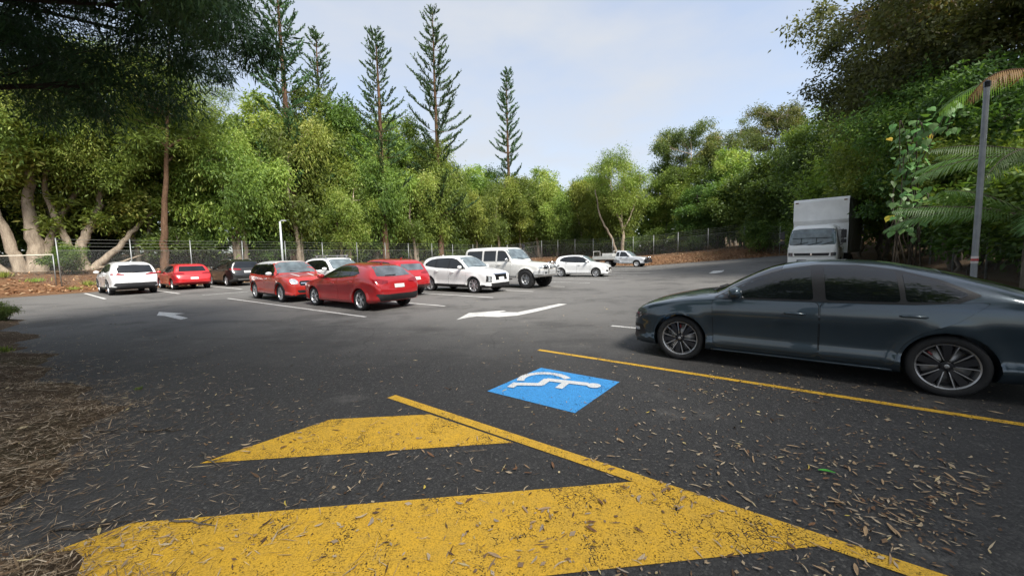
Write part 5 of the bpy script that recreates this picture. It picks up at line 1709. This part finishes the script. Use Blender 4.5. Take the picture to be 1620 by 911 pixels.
gl = gen_tree('bright_leaf_tree', 163, 7.2, 3.0, .25, 2, 12, 1.3, 14, 130, .17, .085, L_GREEN, B_GREY, .16, clr=.55, droop=.3, hang=.2)
put(gl, 21.8, 22.6, 1.15, .8, 'fresh green small tree leaning out above the truck', group='green trees of the right thicket')
put(gl, 23.6, 26.4, 1.3, 1.9, 'fresh green tree spreading low beside the truck cargo body', group='green trees of the right thicket')
put(gl, 17.9, 15.2, .85, 4.6, 'fresh green small tree behind the heart leaved vine', group='green trees of the right thicket')
put(gl, 20.6, 17.4, .8, 2.8, 'fresh green small tree behind the dark parked car', group='green trees of the right thicket')
row(SH, [(5.9, 15.0, .9, .8), (5.8, 18.5, 1.1, 1.0), (5.6, 21.6, 1.2, 1.1), (6.2, 17.0, 1.0, 1.0), (6.6, 20.0, 1.1, 1.2), (6.3, 23.4, 1.0, 1.1), (6.4, 27, 1.2, 1.3), (6.0, 30.5, 1.1, 1.2), (5.6, 34, 1.2, 1.2), (3.5, 41.5, 1.1, 1.1), (.5, 45.5, 1.1, 1.0), (-3, 48.5, 1.0, 1.0)],
    'dark leafy shrub crowding the fence of the right thicket', 'shrubs of the right thicket', 'shrub')

# broad heart-leaved vine: every large leaf is a part
heart = [(0, 0), (.10, -.07), (.28, -.055), (.48, .02)]
def heart_mesh(name):
    pts = [(0, 0, 0)]
    ol = [(-.10, .06), (-.16, .16), (-.12, .30), (.0, .38), (.18, .37), (.36, .29), (.54, .17), (.72, .05), (.86, 0.0)]
    right = [(x, y) for x, y in ol]
    left = [(x, -y) for x, y in ol[:-1]][::-1]
    ring = [(0, 0)] + right + left
    mb = MB()
    V = [(x, y, -.18 * abs(y) - .22 * x * x) for x, y in ring]
    mb.add(V, [tuple([0, i, i + 1]) for i in range(1, len(ring) - 1)] )
    me = mb.mesh(name)
    a = me.attributes.new('tint', 'FLOAT', 'POINT')
    a.data.foreach_set('value', [.55] * len(me.vertices))
    return me
hm_g, hm_y = heart_mesh('leaf'), heart_mesh('leaf')
hm_g.materials.append(L_BIG); hm_y.materials.append(L_YEL)
vine = empty('broadleaf_vine')
tag(vine, 'vine of large heart shaped leaves with a few yellow ones over the right thicket', 'vine')
VX, VY = 14.3, 13.7
vine.location = (VX, VY, float(ground_z(VX, VY)))
vrng = np.random.RandomState(8)
mb = MB()
paths = []
for k in range(9):
    top = Vector((vrng.uniform(-1.6, 1.2), vrng.uniform(-.6, .9), vrng.uniform(3.0, 6.4)))
    p = [Vector((vrng.uniform(-.3, 1.2), vrng.uniform(.2, 1.0), -.2)), Vector((vrng.uniform(-.2, 1.4), .7, top.z * .55)), top, top + Vector((vrng.uniform(-.9, .3), vrng.uniform(-.5, .2), -vrng.uniform(.6, 1.9)))]
    q = curve_pts(p, 7)
    mb.tube(q, [.03 - .022 * i / len(q) for i in range(len(q))], 5, cap=False)
    paths.append(q)
mb.build('stem', B_DARK, vine, True)
for k in range(250):
    q = paths[k % len(paths)]
    p = q[int(len(q) * vrng.uniform(.35, .999))] + Vector(vrng.normal(size=3) * .16)
    o = bpy.data.objects.new('leaf', hm_y if k in (17, 60, 101, 144) else hm_g)
    COL.objects.link(o)
    o.parent = vine
    o.location = p
    s = vrng.uniform(.17, .36)
    o.scale = (s, s, s)
    az = math.atan2(-VY, -VX) + vrng.normal() * .8
    o.rotation_euler = (vrng.normal() * .35, R(48) + vrng.normal() * .35, az)

# palms
def frond_mesh(L, rng, droop, leaf_l=.45, n=44, tilt=.5):
    mb = MB()
    q = [Vector((L * w * (1 - .25 * w * w * droop), 0, L * (.42 * w - droop * .72 * w * w))) for w in np.linspace(0, 1, 12)]
    mb.tube(q, [.028 * (1 - .85 * i / 11) for i in range(12)], 5, 0)
    P, tint = [], []
    for sd in (-1, 1):
        for k in range(n):
            w = .14 + .86 * k / n
            f = w * 11
            i = min(10, int(f))
            b = q[i].lerp(q[i + 1], f - i)
            tan = (q[i + 1] - q[i]).normalized()
            ll = leaf_l * math.sin(math.pi * (.12 + .86 * w)) ** .6 * rng.uniform(.85, 1.1)
            d = (tan * (.55 + .35 * w) + Vector((0, sd, 0)) * .8 + Vector((0, 0, -tilt + rng.normal() * .08))).normalized()
            wv = tan * .020
            m = b + d * ll * .5
            e = b + d * ll + Vector((0, 0, -ll * .22))
            mb.add([b - wv * .5, b + wv * .5, m + wv, e, m - wv], [(0, 1, 2, 4), (4, 2, 3)], 1)
    me = mb.mesh('frond')
    a = me.attributes.new('tint', 'FLOAT', 'POINT')
    a.data.foreach_set('value', [float(np.clip(rng.normal() * .15 + .55, 0, 1)) for _ in me.vertices])
    return me
prng = np.random.RandomState(4)
fr_meshes = [frond_mesh(3.2, prng, dr, .55) for dr in (.35, .6, .9)]
fr_dead = frond_mesh(2.1, prng, .95, .5, 36, .8)
for m in fr_meshes:
    m.materials.append(B_GREY); m.materials.append(L_PALM)
fr_dead.materials.append(B_BROWN); fr_dead.materials.append(L_BROWN)
def palm(x, y, h, azs, label, dead=None):
    root = empty('palm_tree')
    z = float(ground_z(x, y))
    root.location = (x, y, z)
    tag(root, label, 'palm', 'palms by the right fence')
    mb = MB()
    q = curve_pts([(0, 0, -.3), (.05, .05, h * .5), (0, 0, h)], 6)
    mb.tube(q, [.09 - .03 * i / (len(q) - 1) for i in range(len(q))], 10)
    mb.build('trunk', B_GREY, root, True)
    for i, (az, k) in enumerate(azs):
        o = link('frond', fr_meshes[k], [], root)
        o.location = (0, 0, h); o.rotation_euler = (prng.normal() * .12, prng.normal() * .08, R(az))
    if dead:
        o = link('frond', fr_dead, [], root)
        o['label'] = 'dead brown frond'
        o.location = (0, 0, h - .1); o.rotation_euler = (0, 0, R(dead))
palm(13.7, 9.7, 3.2, [(172, 0), (205, 1), (150, 1), (228, 2), (120, 1), (190, 2), (255, 0), (90, 0), (20, 1), (320, 1)], 'low palm whose green fronds reach past the lamp pole')
palm(12.55, 9.35, 5.35, [(80, 1), (30, 1), (0, 0), (285, 1), (330, 1)], 'taller palm with one dead brown frond beside the lamp pole', dead=176)

palm(13.15, 9.75, 1.9, [(165, 0), (190, 0), (140, 1), (215, 1), (100, 1), (250, 1), (60, 0), (300, 1)], 'stemless palm with arching bright fronds at the foot of the lamp pole')

# --- dark sheoak overhanging at the top left, trunk out of view
t = gen_tree('dark_sheoak', 171, 17.5, 8.2, .33, 1, 46, 1.8, 17, 285, .23, .032, L_SHEOAK, B_DARK, .42, clr=.62, droop=.7, hang=.3, flat=.7, cen=(3.2, 2.2), lean=(1.6, .4), twigs=7)
put(t, -9.7, 5.2, .60, .0, 'dark sheoak with heavy shaded boughs overhanging the near corner')
t.location.z = .0

# --- trees on the near side of the lot, seen only as shade and in reflections
near = gen_tree('street_tree', 181, 14.5, 6.4, .40, 2, 20, 2.1, 15, 72, .30, .13, L_DARK, B_DARK, .34, clr=.8, droop=.3, hang=.2)
for x, y, s in ((-2.4, -2.8, 1.3), (5.5, -11.5, 1.05), (11.5, -6.5, 1.05), (13.4, .6, 1.0), (-14.5, -6.0, .9)):
    put(near, x, y, s, None, 'broad leafy tree on the verge behind the near bays', group='trees on the near verge')

# --- woodland mass closing the view between the trunks
rng = np.random.RandomState(77)
N = 52000
side = rng.rand(N) < .55
aa_ = np.where(side, rng.uniform(-62, -45, N), rng.uniform(-46, 12, N))
bb_ = np.where(side, rng.uniform(-20, 66, N), rng.uniform(62, 74, N))
third = rng.rand(N) < .22
aa_ = np.where(third, rng.uniform(11, 26, N), aa_)
bb_ = np.where(third, rng.uniform(10, 62, N), bb_)
X, Y = aa_ * U0 - bb_ * U1, aa_ * U1 + bb_ * U0
top = 8.5 + 1.6 * wob(X * .22, Y * .22) + np.where(third, -1.5, 0)
Z = rng.rand(N) ** .9 * top + ground_z(X, Y)
V, F = leaf_np(np.stack([X, Y, Z], -1), rng.normal(size=(N, 3)), rng.uniform(.5, 1.1, N), rng.uniform(.3, .55, N), rng)
o = link('woodland', np_mesh('woodland', V, F, {'tint': np.repeat(np.clip(rng.normal(size=N) * .2 + .4, 0, 1), 4)}), L_DARK)
tag(o, 'dark wood closing the view beyond the fences', 'woodland', kind='stuff')

# ------------------------------------------------------------------ chain link fence and gate
M_GALV = m_simple('galvanised_steel', (.27, .28, .28), .5, .6, var=.15)
M_WIRE = m_simple('fence_wire', (.20, .21, .20), .6, .4)
t = NT('chain_link_mesh')
tc = t.n('TexCoord')
sep = t.n('SeparateXYZ', Vector=tc.outputs['UV'])
def diag(sign):
    s = t.math('ADD', sep.outputs['X'], t.math('MULTIPLY', sep.outputs['Y'], sign))
    fr = t.math('FRACT', t.math('DIVIDE', s, .075))
    return t.math('LESS_THAN', t.math('ABSOLUTE', t.math('SUBTRACT', fr, .5)), .020)
wire = t.math('MAXIMUM', diag(1.0), diag(-1.0))
b = t.n('BsdfPrincipled', Base__Color=(.30, .31, .30, 1), Roughness=.5, Metallic=.2)
tr = t.n('BsdfTransparent')
mx = t.n('MixShader', Fac=wire)
t.l(tr.outputs[0], mx.inputs[1]); t.l(b.outputs[0], mx.inputs[2]); t.l(mx.outputs[0], t.out.inputs['Surface'])
M_LINK = t.m

def fence(label, pts, h=2.75, mesh_h=2.05, lean=None):
    root = empty('chain_link_fence')
    tag(root, label, 'fence')
    z = [float(ground_z(x, y)) for x, y in pts]
    root.location = (pts[0][0], pts[0][1], z[0])
    O = Vector(root.location)
    for i, ((x, y), zz) in enumerate(zip(pts, z)):
        mb = MB()
        k = (lean or {}).get(i, (0, 0))
        mb.tube([Vector((x, y, zz - .3)) - O, Vector((x + k[0], y + k[1], zz + h)) - O], .030, 8)
        mb.tube([Vector((x + k[0], y + k[1], zz + h)) - O, Vector((x + k[0], y + k[1], zz + h + .02)) - O], [.042, .02], 8)
        mb.build('post', M_GALV, root, True)
    for hh in (mesh_h, 2.28, 2.48, 2.68):
        mb = MB()
        mb.tube([Vector((x, y, zz + hh)) - O for (x, y), zz in zip(pts, z)], .007 if hh > 2.1 else .012, 4)
        mb.build('wire_strand', M_WIRE, root)
    mb = MB()
    V, F, uv = [], [], []
    run = 0.0
    for i in range(len(pts)):
        if i:
            run += math.hypot(pts[i][0] - pts[i - 1][0], pts[i][1] - pts[i - 1][1])
        V += [Vector((pts[i][0], pts[i][1], z[i] + .03)) - O, Vector((pts[i][0], pts[i][1], z[i] + mesh_h)) - O]
        uv += [(run, 0), (run, mesh_h)]
        if i:
            F.append((2 * i - 2, 2 * i, 2 * i + 1, 2 * i - 1))
    mb.add(V, F)
    me = mb.mesh('wire_mesh')
    ul = me.uv_layers.new(name='UVMap')
    for lp in me.loops:
        ul.data[lp.index].uv = uv[lp.vertex_index]
    link('wire_mesh', me, M_LINK, root)
    return root

left = [(-25.9, 22.1), (-24.1, 24.5), (-22.3, 26.9), (-20.5, 29.4), (-18.7, 32.0), (-16.8, 34.4), (-14.8, 37.1), (-12.9, 39.7), (-11.2, 42.1), (-9.2, 44.8), (-7.2, 47.5), (-5.0, 50.5), (-2.7, 53.4), (-.6, 56.3)]
fence('grey chain link fence with barbed wire strands behind the left row of cars', left, lean={0: (-.05, 0), 3: (.06, .02), 7: (-.05, 0)})
back = [(-.55, 56.36)] + [G(a, 50) for a in (-31, -28.2, -25.4, -22.6, -19.8, -17.0, -14.4, -11.5, -8.2, -4.6)]
fence('grey chain link fence along the back beyond the utility', back)
right = [G(-4.5, 49.95)] + [G(a, b) for a, b in ((-1.2, 46), (2.0, 42), (4.0, 38), (5.0, 34), (5.2, 30), (5.2, 26.5), (5.2, 23.2), (5.2, 19.8), (5.2, 16.4), (5.2, 13.2), (5.2, 10))]
fence('grey chain link fence half lost in the right thicket', right, lean={9: (.25, -.2)})

gate = empty('wire_gate', (-26.15, 22.05, float(ground_z(-26.15, 22.05))))
tag(gate, 'low chain link gate with pale top rail in front of the thick paperbark', 'gate')
ex, ey = -5.2, -.9
mb = MB()
mb.tube([(0, 0, 1.78), (ex, ey, 1.72)], .028, 8)
mb.build('top_rail', m_simple('pale_rail', (.62, .58, .48), .6), gate, True)
for k in (0, 1):
    mb = MB(); mb.tube([(ex * k, ey * k, -.1), (ex * k, ey * k, 1.78)], .026, 8)
    mb.build('gate_stile', M_GALV, gate, True)
mb = MB(); mb.add([(0, 0, .08), (ex, ey, .08), (ex, ey, 1.72), (0, 0, 1.78)], [(0, 1, 2, 3)])
me = mb.mesh('wire_mesh')
ul = me.uv_layers.new(name='UVMap')
for lp, uvv in zip(me.loops, [(0, 0), (5.2, 0), (5.2, 1.7), (0, 1.7)]):
    ul.data[lp.index].uv = uvv
link('wire_mesh', me, M_LINK, gate)

# ------------------------------------------------------------------ lamp poles
pole = empty('lamp_pole', (10.79, 8.95, float(ground_z(10.79, 8.95)) - .03))
tag(pole, 'dark grey steel lamp pole wrapped with red and white tape behind the dark car', 'lamp pole')
M_POLE = m_simple('weathered_pole_grey', (.24, .26, .28), .5, .2, var=.25, scale=3)
mb = MB(); mb.tube([(0, 0, -.2), (-.02, 0, 2.6), (-.05, 0, 5.05)], [.058, .055, .048], 8)
mb.build('pole', M_POLE, pole)
mb = MB(); mb.box((0, 0, .02), (.36, .36, .035)); mb.build('base_plate', M_POLE, pole)
for z0, m in ((1.16, m_simple('red_tape', (.45, .06, .06), .5)), (1.215, m_simple('white_tape', (.62, .56, .56), .5)), (1.10, m_simple('white_tape_low', (.55, .52, .52), .5))):
    mb = MB(); mb.tube([(-.008, 0, z0), (-.009, 0, z0 + .055)], [.061, .0605], 16, cap=False)
    mb.build('tape_band', m, pole, True)
mb = MB(); mb.tube([(-.05, 0, 5.04), (-.05, 0, 5.16), (-.05, 0, 5.2)], [.055, .06, .02], 8)
mb.build('lamp_head', M_GLOSSBLK, pole)

lp = empty('lamp_pole', (-18.5, 31.2, float(ground_z(-18.5, 31.2))))
tag(lp, 'slim pale lamp pole with small lamp head behind the parked cars', 'lamp pole')
M_PPOLE = m_simple('pale_pole_grey', (.50, .53, .55), .5, .2)
mb = MB(); mb.tube([(0, 0, -.2), (0, 0, 4.45)], [.085, .07], 10)
mb.build('pole', M_PPOLE, lp, True)
mb = MB(); mb.tube([(0, 0, 4.4), (.05, 0, 4.5), (.16, 0, 4.52)], .03, 6); mb.box((.30, 0, 4.52), (.34, .2, .09), bev=.03)
mb.build('lamp_head', M_PPOLE, lp)

# ------------------------------------------------------------------ litter
LIT = {}
for nm, c in (('tan', (.38, .26, .15)), ('brown', (.18, .095, .05)), ('grey', (.34, .28, .22)), ('straw', (.47, .37, .24)), ('yellow', (.55, .42, .08)), ('green', (.06, .30, .04)), ('dark', (.045, .03, .022))):
    LIT[nm] = m_simple('dry_leaf_' + nm, c, .7, spec=.25, var=.35, scale=30)

def leaf_shape(name, L, W, curl, bend, rng):
    """slender leaf of two strips with a raised, curling blade"""
    n = 7
    V, F = [], []
    for i in range(n):
        w = i / (n - 1)
        x = L * (w - .5)
        hw = W * .5 * math.sin(math.pi * (.06 + .9 * w)) ** .8
        y0 = bend * L * (4 * (w - .5) ** 2)
        z0 = curl * L * (4 * (w - .5) ** 2) * (.6 + .4 * w) + .002
        V += [(x, y0 - hw, z0 + hw * .5), (x, y0, z0), (x, y0 + hw, z0 + hw * .5)]
    for i in range(n - 1):
        o = i * 3
        F += [(o, o + 3, o + 4, o + 1), (o + 1, o + 4, o + 5, o + 2)]
    me = bpy.data.meshes.new(name)
    me.from_pydata(V, [], F)
    me.polygons.foreach_set('use_smooth', [True] * len(F))
    return me
lrng = np.random.RandomState(12)
KINDS = []
for nm, k, lab in (('tan', 4, 'slender tan dry leaf lying on the near asphalt'), ('straw', 3, 'pale straw coloured dry leaf lying on the near asphalt'), ('brown', 3, 'curled dark brown dry leaf lying on the near asphalt'),
                   ('grey', 3, 'dull grey brown dry leaf lying on the near asphalt'), ('yellow', 2, 'yellowing leaf lying on the near asphalt')):
    for i in range(k):
        me = leaf_shape('fallen_leaf', lrng.uniform(.032, .088), lrng.uniform(.008, .019), lrng.uniform(.0, .14), lrng.uniform(-.16, .16), lrng)
        me.materials.append(LIT[nm])
        KINDS.append((me, lab, nm))
wts = np.array([{'tan': 1.0, 'straw': 1.0, 'brown': .7, 'grey': .9, 'yellow': .22}[k[2]] for k in KINDS])
wts /= wts.sum()

def density(x, y):
    """how thickly leaves lie on the near bays"""
    a, b = AB(x, y)
    d = .16 + .9 * sstep(-2.2, .3, a) * sstep(2.0, 3.0, b) * sstep(6.3, 5.2, b) + .55 * sstep(-2.5, -1.0, a) * sstep(2.4, 3.4, b) * sstep(3.5, 2.6, b)
    d = d + .25 * sstep(.5, 1.5, b) * sstep(2.6, 1.9, b)
    clump = .5 + .5 * wob(x * 1.9, y * 1.9, .4)
    return d * (.12 + 1.2 * np.clip(clump - .1, 0, 1.3) ** 1.5)
placed = 0
while placed < 292:
    y = lrng.uniform(1.7, 6.0)
    x = lrng.uniform(-1.3, 1.25) * y
    dist = math.hypot(x, y)
    if dist > 6.0 or inside(x, y) < .5:
        continue
    if lrng.rand() > density(x, y) * (1.15 if dist < 4.2 else .5):
        continue
    ka = int(lrng.choice(len(KINDS), p=wts))
    me, lab, nm = KINDS[ka]
    o = bpy.data.objects.new('fallen_leaf', me)
    COL.objects.link(o)
    o.location = (x, y, .010)
    o.rotation_euler = (lrng.normal() * .18, lrng.normal() * .10, lrng.uniform(0, 6.28))
    s = lrng.uniform(.7, 1.2)
    o.scale = (s, s, s)
    tag(o, lab, 'leaf', 'dry leaves scattered on the near asphalt')
    placed += 1
me = leaf_shape('fallen_leaf', .10, .04, .03, .05, lrng); me.materials.append(LIT['green'])
o = link('fallen_leaf', me, []); o.location = (2.22, 2.62, .012); o.rotation_euler = (.1, 0, 2.7)
tag(o, 'single fresh green leaf among the dry ones', 'leaf')

def chips(name, X, Y, Z, ln, wd, mat, label, rng, tilt=.25, thick=None, aniso=None):
    N = len(X)
    D = rng.normal(size=(N, 3)); D[:, 2] = rng.normal(size=N) * tilt * .5
    if aniso is not None:
        D[:, :2] += aniso * np.sign(rng.normal(size=(N, 1)))
    D /= np.linalg.norm(D, axis=1, keepdims=True)
    S = np.cross(D, np.array([0, 0, 1.0]) + rng.normal(size=(N, 3)) * tilt)
    S /= np.linalg.norm(S, axis=1, keepdims=True)
    P = np.stack([X, Y, Z], -1)
    k = ln[:, None]; w = wd[:, None]
    V = np.stack([P - D * k * .5, P + S * w * .5, P + D * k * .5, P - S * w * .5], 1).reshape(-1, 3)
    F = np.arange(N * 4).reshape(-1, 4)
    o = link(name, np_mesh(name, V, F, {'tint': np.repeat(rng.rand(N), 4)}), mat)
    tag(o, label, 'litter', kind='stuff')
    return o

t = NT('litter_chip')
at = t.n('Attribute', _attribute_name='tint').outputs['Fac']
c = t.ramp(at, [(0, (.06, .035, .022)), (.35, (.19, .12, .07)), (.65, (.32, .24, .155)), (.9, (.44, .36, .26)), (1, (.50, .40, .18))])
b = t.bsdf(Base__Color=c, Roughness=.8); b.inputs['Specular IOR Level'].default_value = .2
M_CHIP = t.m
t = NT('needle_litter')
at = t.n('Attribute', _attribute_name='tint').outputs['Fac']
c = t.ramp(at, [(0, (.055, .037, .023)), (.4, (.19, .135, .085)), (.75, (.38, .29, .20)), (1, (.56, .47, .36))])
b = t.bsdf(Base__Color=c, Roughness=.9); b.inputs['Specular IOR Level'].default_value = .15
M_NEEDLE = t.m
t = NT('orange_litter')
at = t.n('Attribute', _attribute_name='tint').outputs['Fac']
c = t.ramp(at, [(0, (.07, .035, .018)), (.4, (.24, .11, .05)), (.75, (.40, .23, .12)), (1, (.50, .38, .24))])
b = t.bsdf(Base__Color=c, Roughness=.9); b.inputs['Specular IOR Level'].default_value = .15
M_ORANGE = t.m

# small chips and specks over the near and middle asphalt
N = 60000
y = lrng.uniform(1.4, 15, N); x = lrng.uniform(-1.35, 1.35, N) * y
dd = np.where(y < 6.5, density(x, y), .05)
cl = wob(x * .75, y * .75, .2)
dd = dd + .22 * sstep(.35, 1.0, cl) * sstep(15, 7, y) * sstep(3, 5.5, y)
aa_, bb_ = AB(x, y)
keep = (lrng.rand(N) < dd * .75 * np.where(y < 6, 1.0, 1.0)) & (inside(x, y) > .3)
x, y = x[keep], y[keep]
n = len(x)
chips('leaf_litter', x, y, lot_rise(x, y) + .012, lrng.gamma(2.2, .013, n) + .008, lrng.gamma(2.0, .004, n) + .004, M_CHIP, 'fine leaf crumbs and bark chips strewn over the asphalt', lrng)

# needle and bark bed along the near left edge, thinning out over the asphalt
N = 52000
a_ = -lrng.gamma(1.5, 3.2, N) - .6
b_ = edge_b(a_) + .02 - lrng.gamma(1.2, .75, N) + lrng.normal(size=N) * .16 + np.where(lrng.rand(N) < .16, lrng.gamma(1.2, .55, N), 0)
x, y = a_ * U0 - b_ * U1, a_ * U1 + b_ * U0
ok = (np.hypot(x, y) > .8) & (y > -.5) & (a_ > -22)
x, y = x[ok], y[ok]
n = len(x)
z = np.maximum(ground_z(x, y), lot_rise(x, y)) + np.abs(lrng.normal(size=n)) * .012 + .006
chips('needle_litter', x, y, z, lrng.gamma(3.0, .019, n) + .015, lrng.gamma(2, .0011, n) + .0019, M_NEEDLE, 'dry needles and shredded bark heaped along the asphalt edge', lrng, .35)
n2 = 2600
i = lrng.choice(n, n2)
chips('bark_litter', x[i] + lrng.normal(size=n2) * .1, y[i] + lrng.normal(size=n2) * .1, z[i] + .008, lrng.gamma(2.2, .016, n2) + .014, lrng.gamma(2.2, .0035, n2) + .004, M_CHIP, 'flat bark flakes and dead leaves in the edge bed', lrng, .3)

# orange brown litter on the banks behind the cars
N = 16000
w = lrng.rand(N) < .55
a_ = np.where(w, -32.2 - lrng.gamma(1.4, 1.6, N), lrng.uniform(-33, 4, N))
b_ = np.where(w, lrng.uniform(-6, 46, N), 45.4 + lrng.gamma(1.4, 1.8, N))
x, y = a_ * U0 - b_ * U1, a_ * U1 + b_ * U0
z = np.maximum(ground_z(x, y), lot_rise(x, y)) + .02
chips('bank_litter', x, y, z, lrng.uniform(.10, .34, N), lrng.uniform(.03, .10, N), M_ORANGE, 'orange brown fallen leaves covering the banks', lrng, .5)

# sticks in the edge bed
for i, (a_, b_, L, az) in enumerate(((-3.4, .25, .75, .2), (-4.3, -.1, .9, 1.2), (-5.2, .55, .6, -.3), (-2.9, .62, .55, -.15), (-6.4, .1, 1.1, .5), (-3.2, -.3, .5, 2.0), (-4.8, .85, .7, .05), (-3.75, .95, .65, -.6), (-7.6, .2, .9, .9))):
    x, y = G(a_, b_)
    q = []
    for k in range(6):
        s_ = (k / 5 - .5) * L * .62
        px, py = x + math.cos(az) * s_ + lrng.normal() * .012, y + math.sin(az) * s_ + lrng.normal() * .012
        q.append((px, py, float(max(ground_z(px, py), 0)) + .014))
    mb = MB()
    O = Vector(q[2])
    mb.tube([Vector(p) - O for p in q], [.006, .007, .006, .005, .004, .002], 6)
    j = 3
    br = Vector(q[3]) - O
    mb.tube([br, br + Vector((math.cos(az + .7) * .12, math.sin(az + .7) * .12, .02))], [.005, .002], 5)
    o = mb.build('fallen_stick', B_GREY if i % 2 else B_DARK, None, True)
    o.location = O
    tag(o, 'thin grey twig lying in the needle bed' if i % 2 else 'dark broken stick lying in the needle bed', 'stick', 'sticks in the edge bed')

# ------------------------------------------------------------------ grass tufts and small plants
def tuft(seed, n, h, spread):
    rng = np.random.RandomState(seed)
    P = rng.normal(size=(n, 3)) * spread; P[:, 2] = 0
    D = rng.normal(size=(n, 3)) * .35; D[:, 2] = 1
    V, F = leaf_np(P, D, rng.uniform(.5, 1.1, n) * h, np.full(n, .02) + h * .03, rng)
    return np_mesh('grass_tuft', V, F, {'tint': np.repeat(rng.uniform(.4, 1, n), 4)})
tm = [tuft(1, 110, .42, .16), tuft(2, 90, .30, .22)]
for m in tm:
    m.materials.append(L_GREEN)
tm.append(tuft(3, 60, .30, .10)); tm[2].materials.append(L_DARK)
for i, (x, y, s) in enumerate(((-28.6, 21.6, 1.1), (-27.2, 22.0, 1.0), (-25.2, 22.9, .9), (-24.3, 23.3, 1.2), (-30.2, 21.5, 1.0), (-24.9, 21.9, .8), (-8.6, 6.4, .45), (-4.75, 4.75, .17))):
    o = link('grass_tuft', tm[i % 2] if i < 6 else tm[2], [])
    o.location = (x, y, float(max(ground_z(x, y), lot_rise(x, y)))); o.rotation_euler = (0, 0, i * 1.3); o.scale = (s, s, s)
    if i == 7:
        tag(o, 'tiny green weed sprouting beside the dark needle clump', 'grass')
    elif i == 6:
        tag(o, 'small green weed on the sandy asphalt edge', 'grass')
    else:
        tag(o, 'green grass tuft at the foot of the left fence', 'grass', 'grass tufts along the left fence')
put(SH[0], -14.3, 10.75, .17, .3, 'small dark bushy plant on the near left verge', 'plant')
put(SH[1], -27.2, 23.6, .55, 1.0, 'low dark bush beside the leaning fence post', 'shrub')
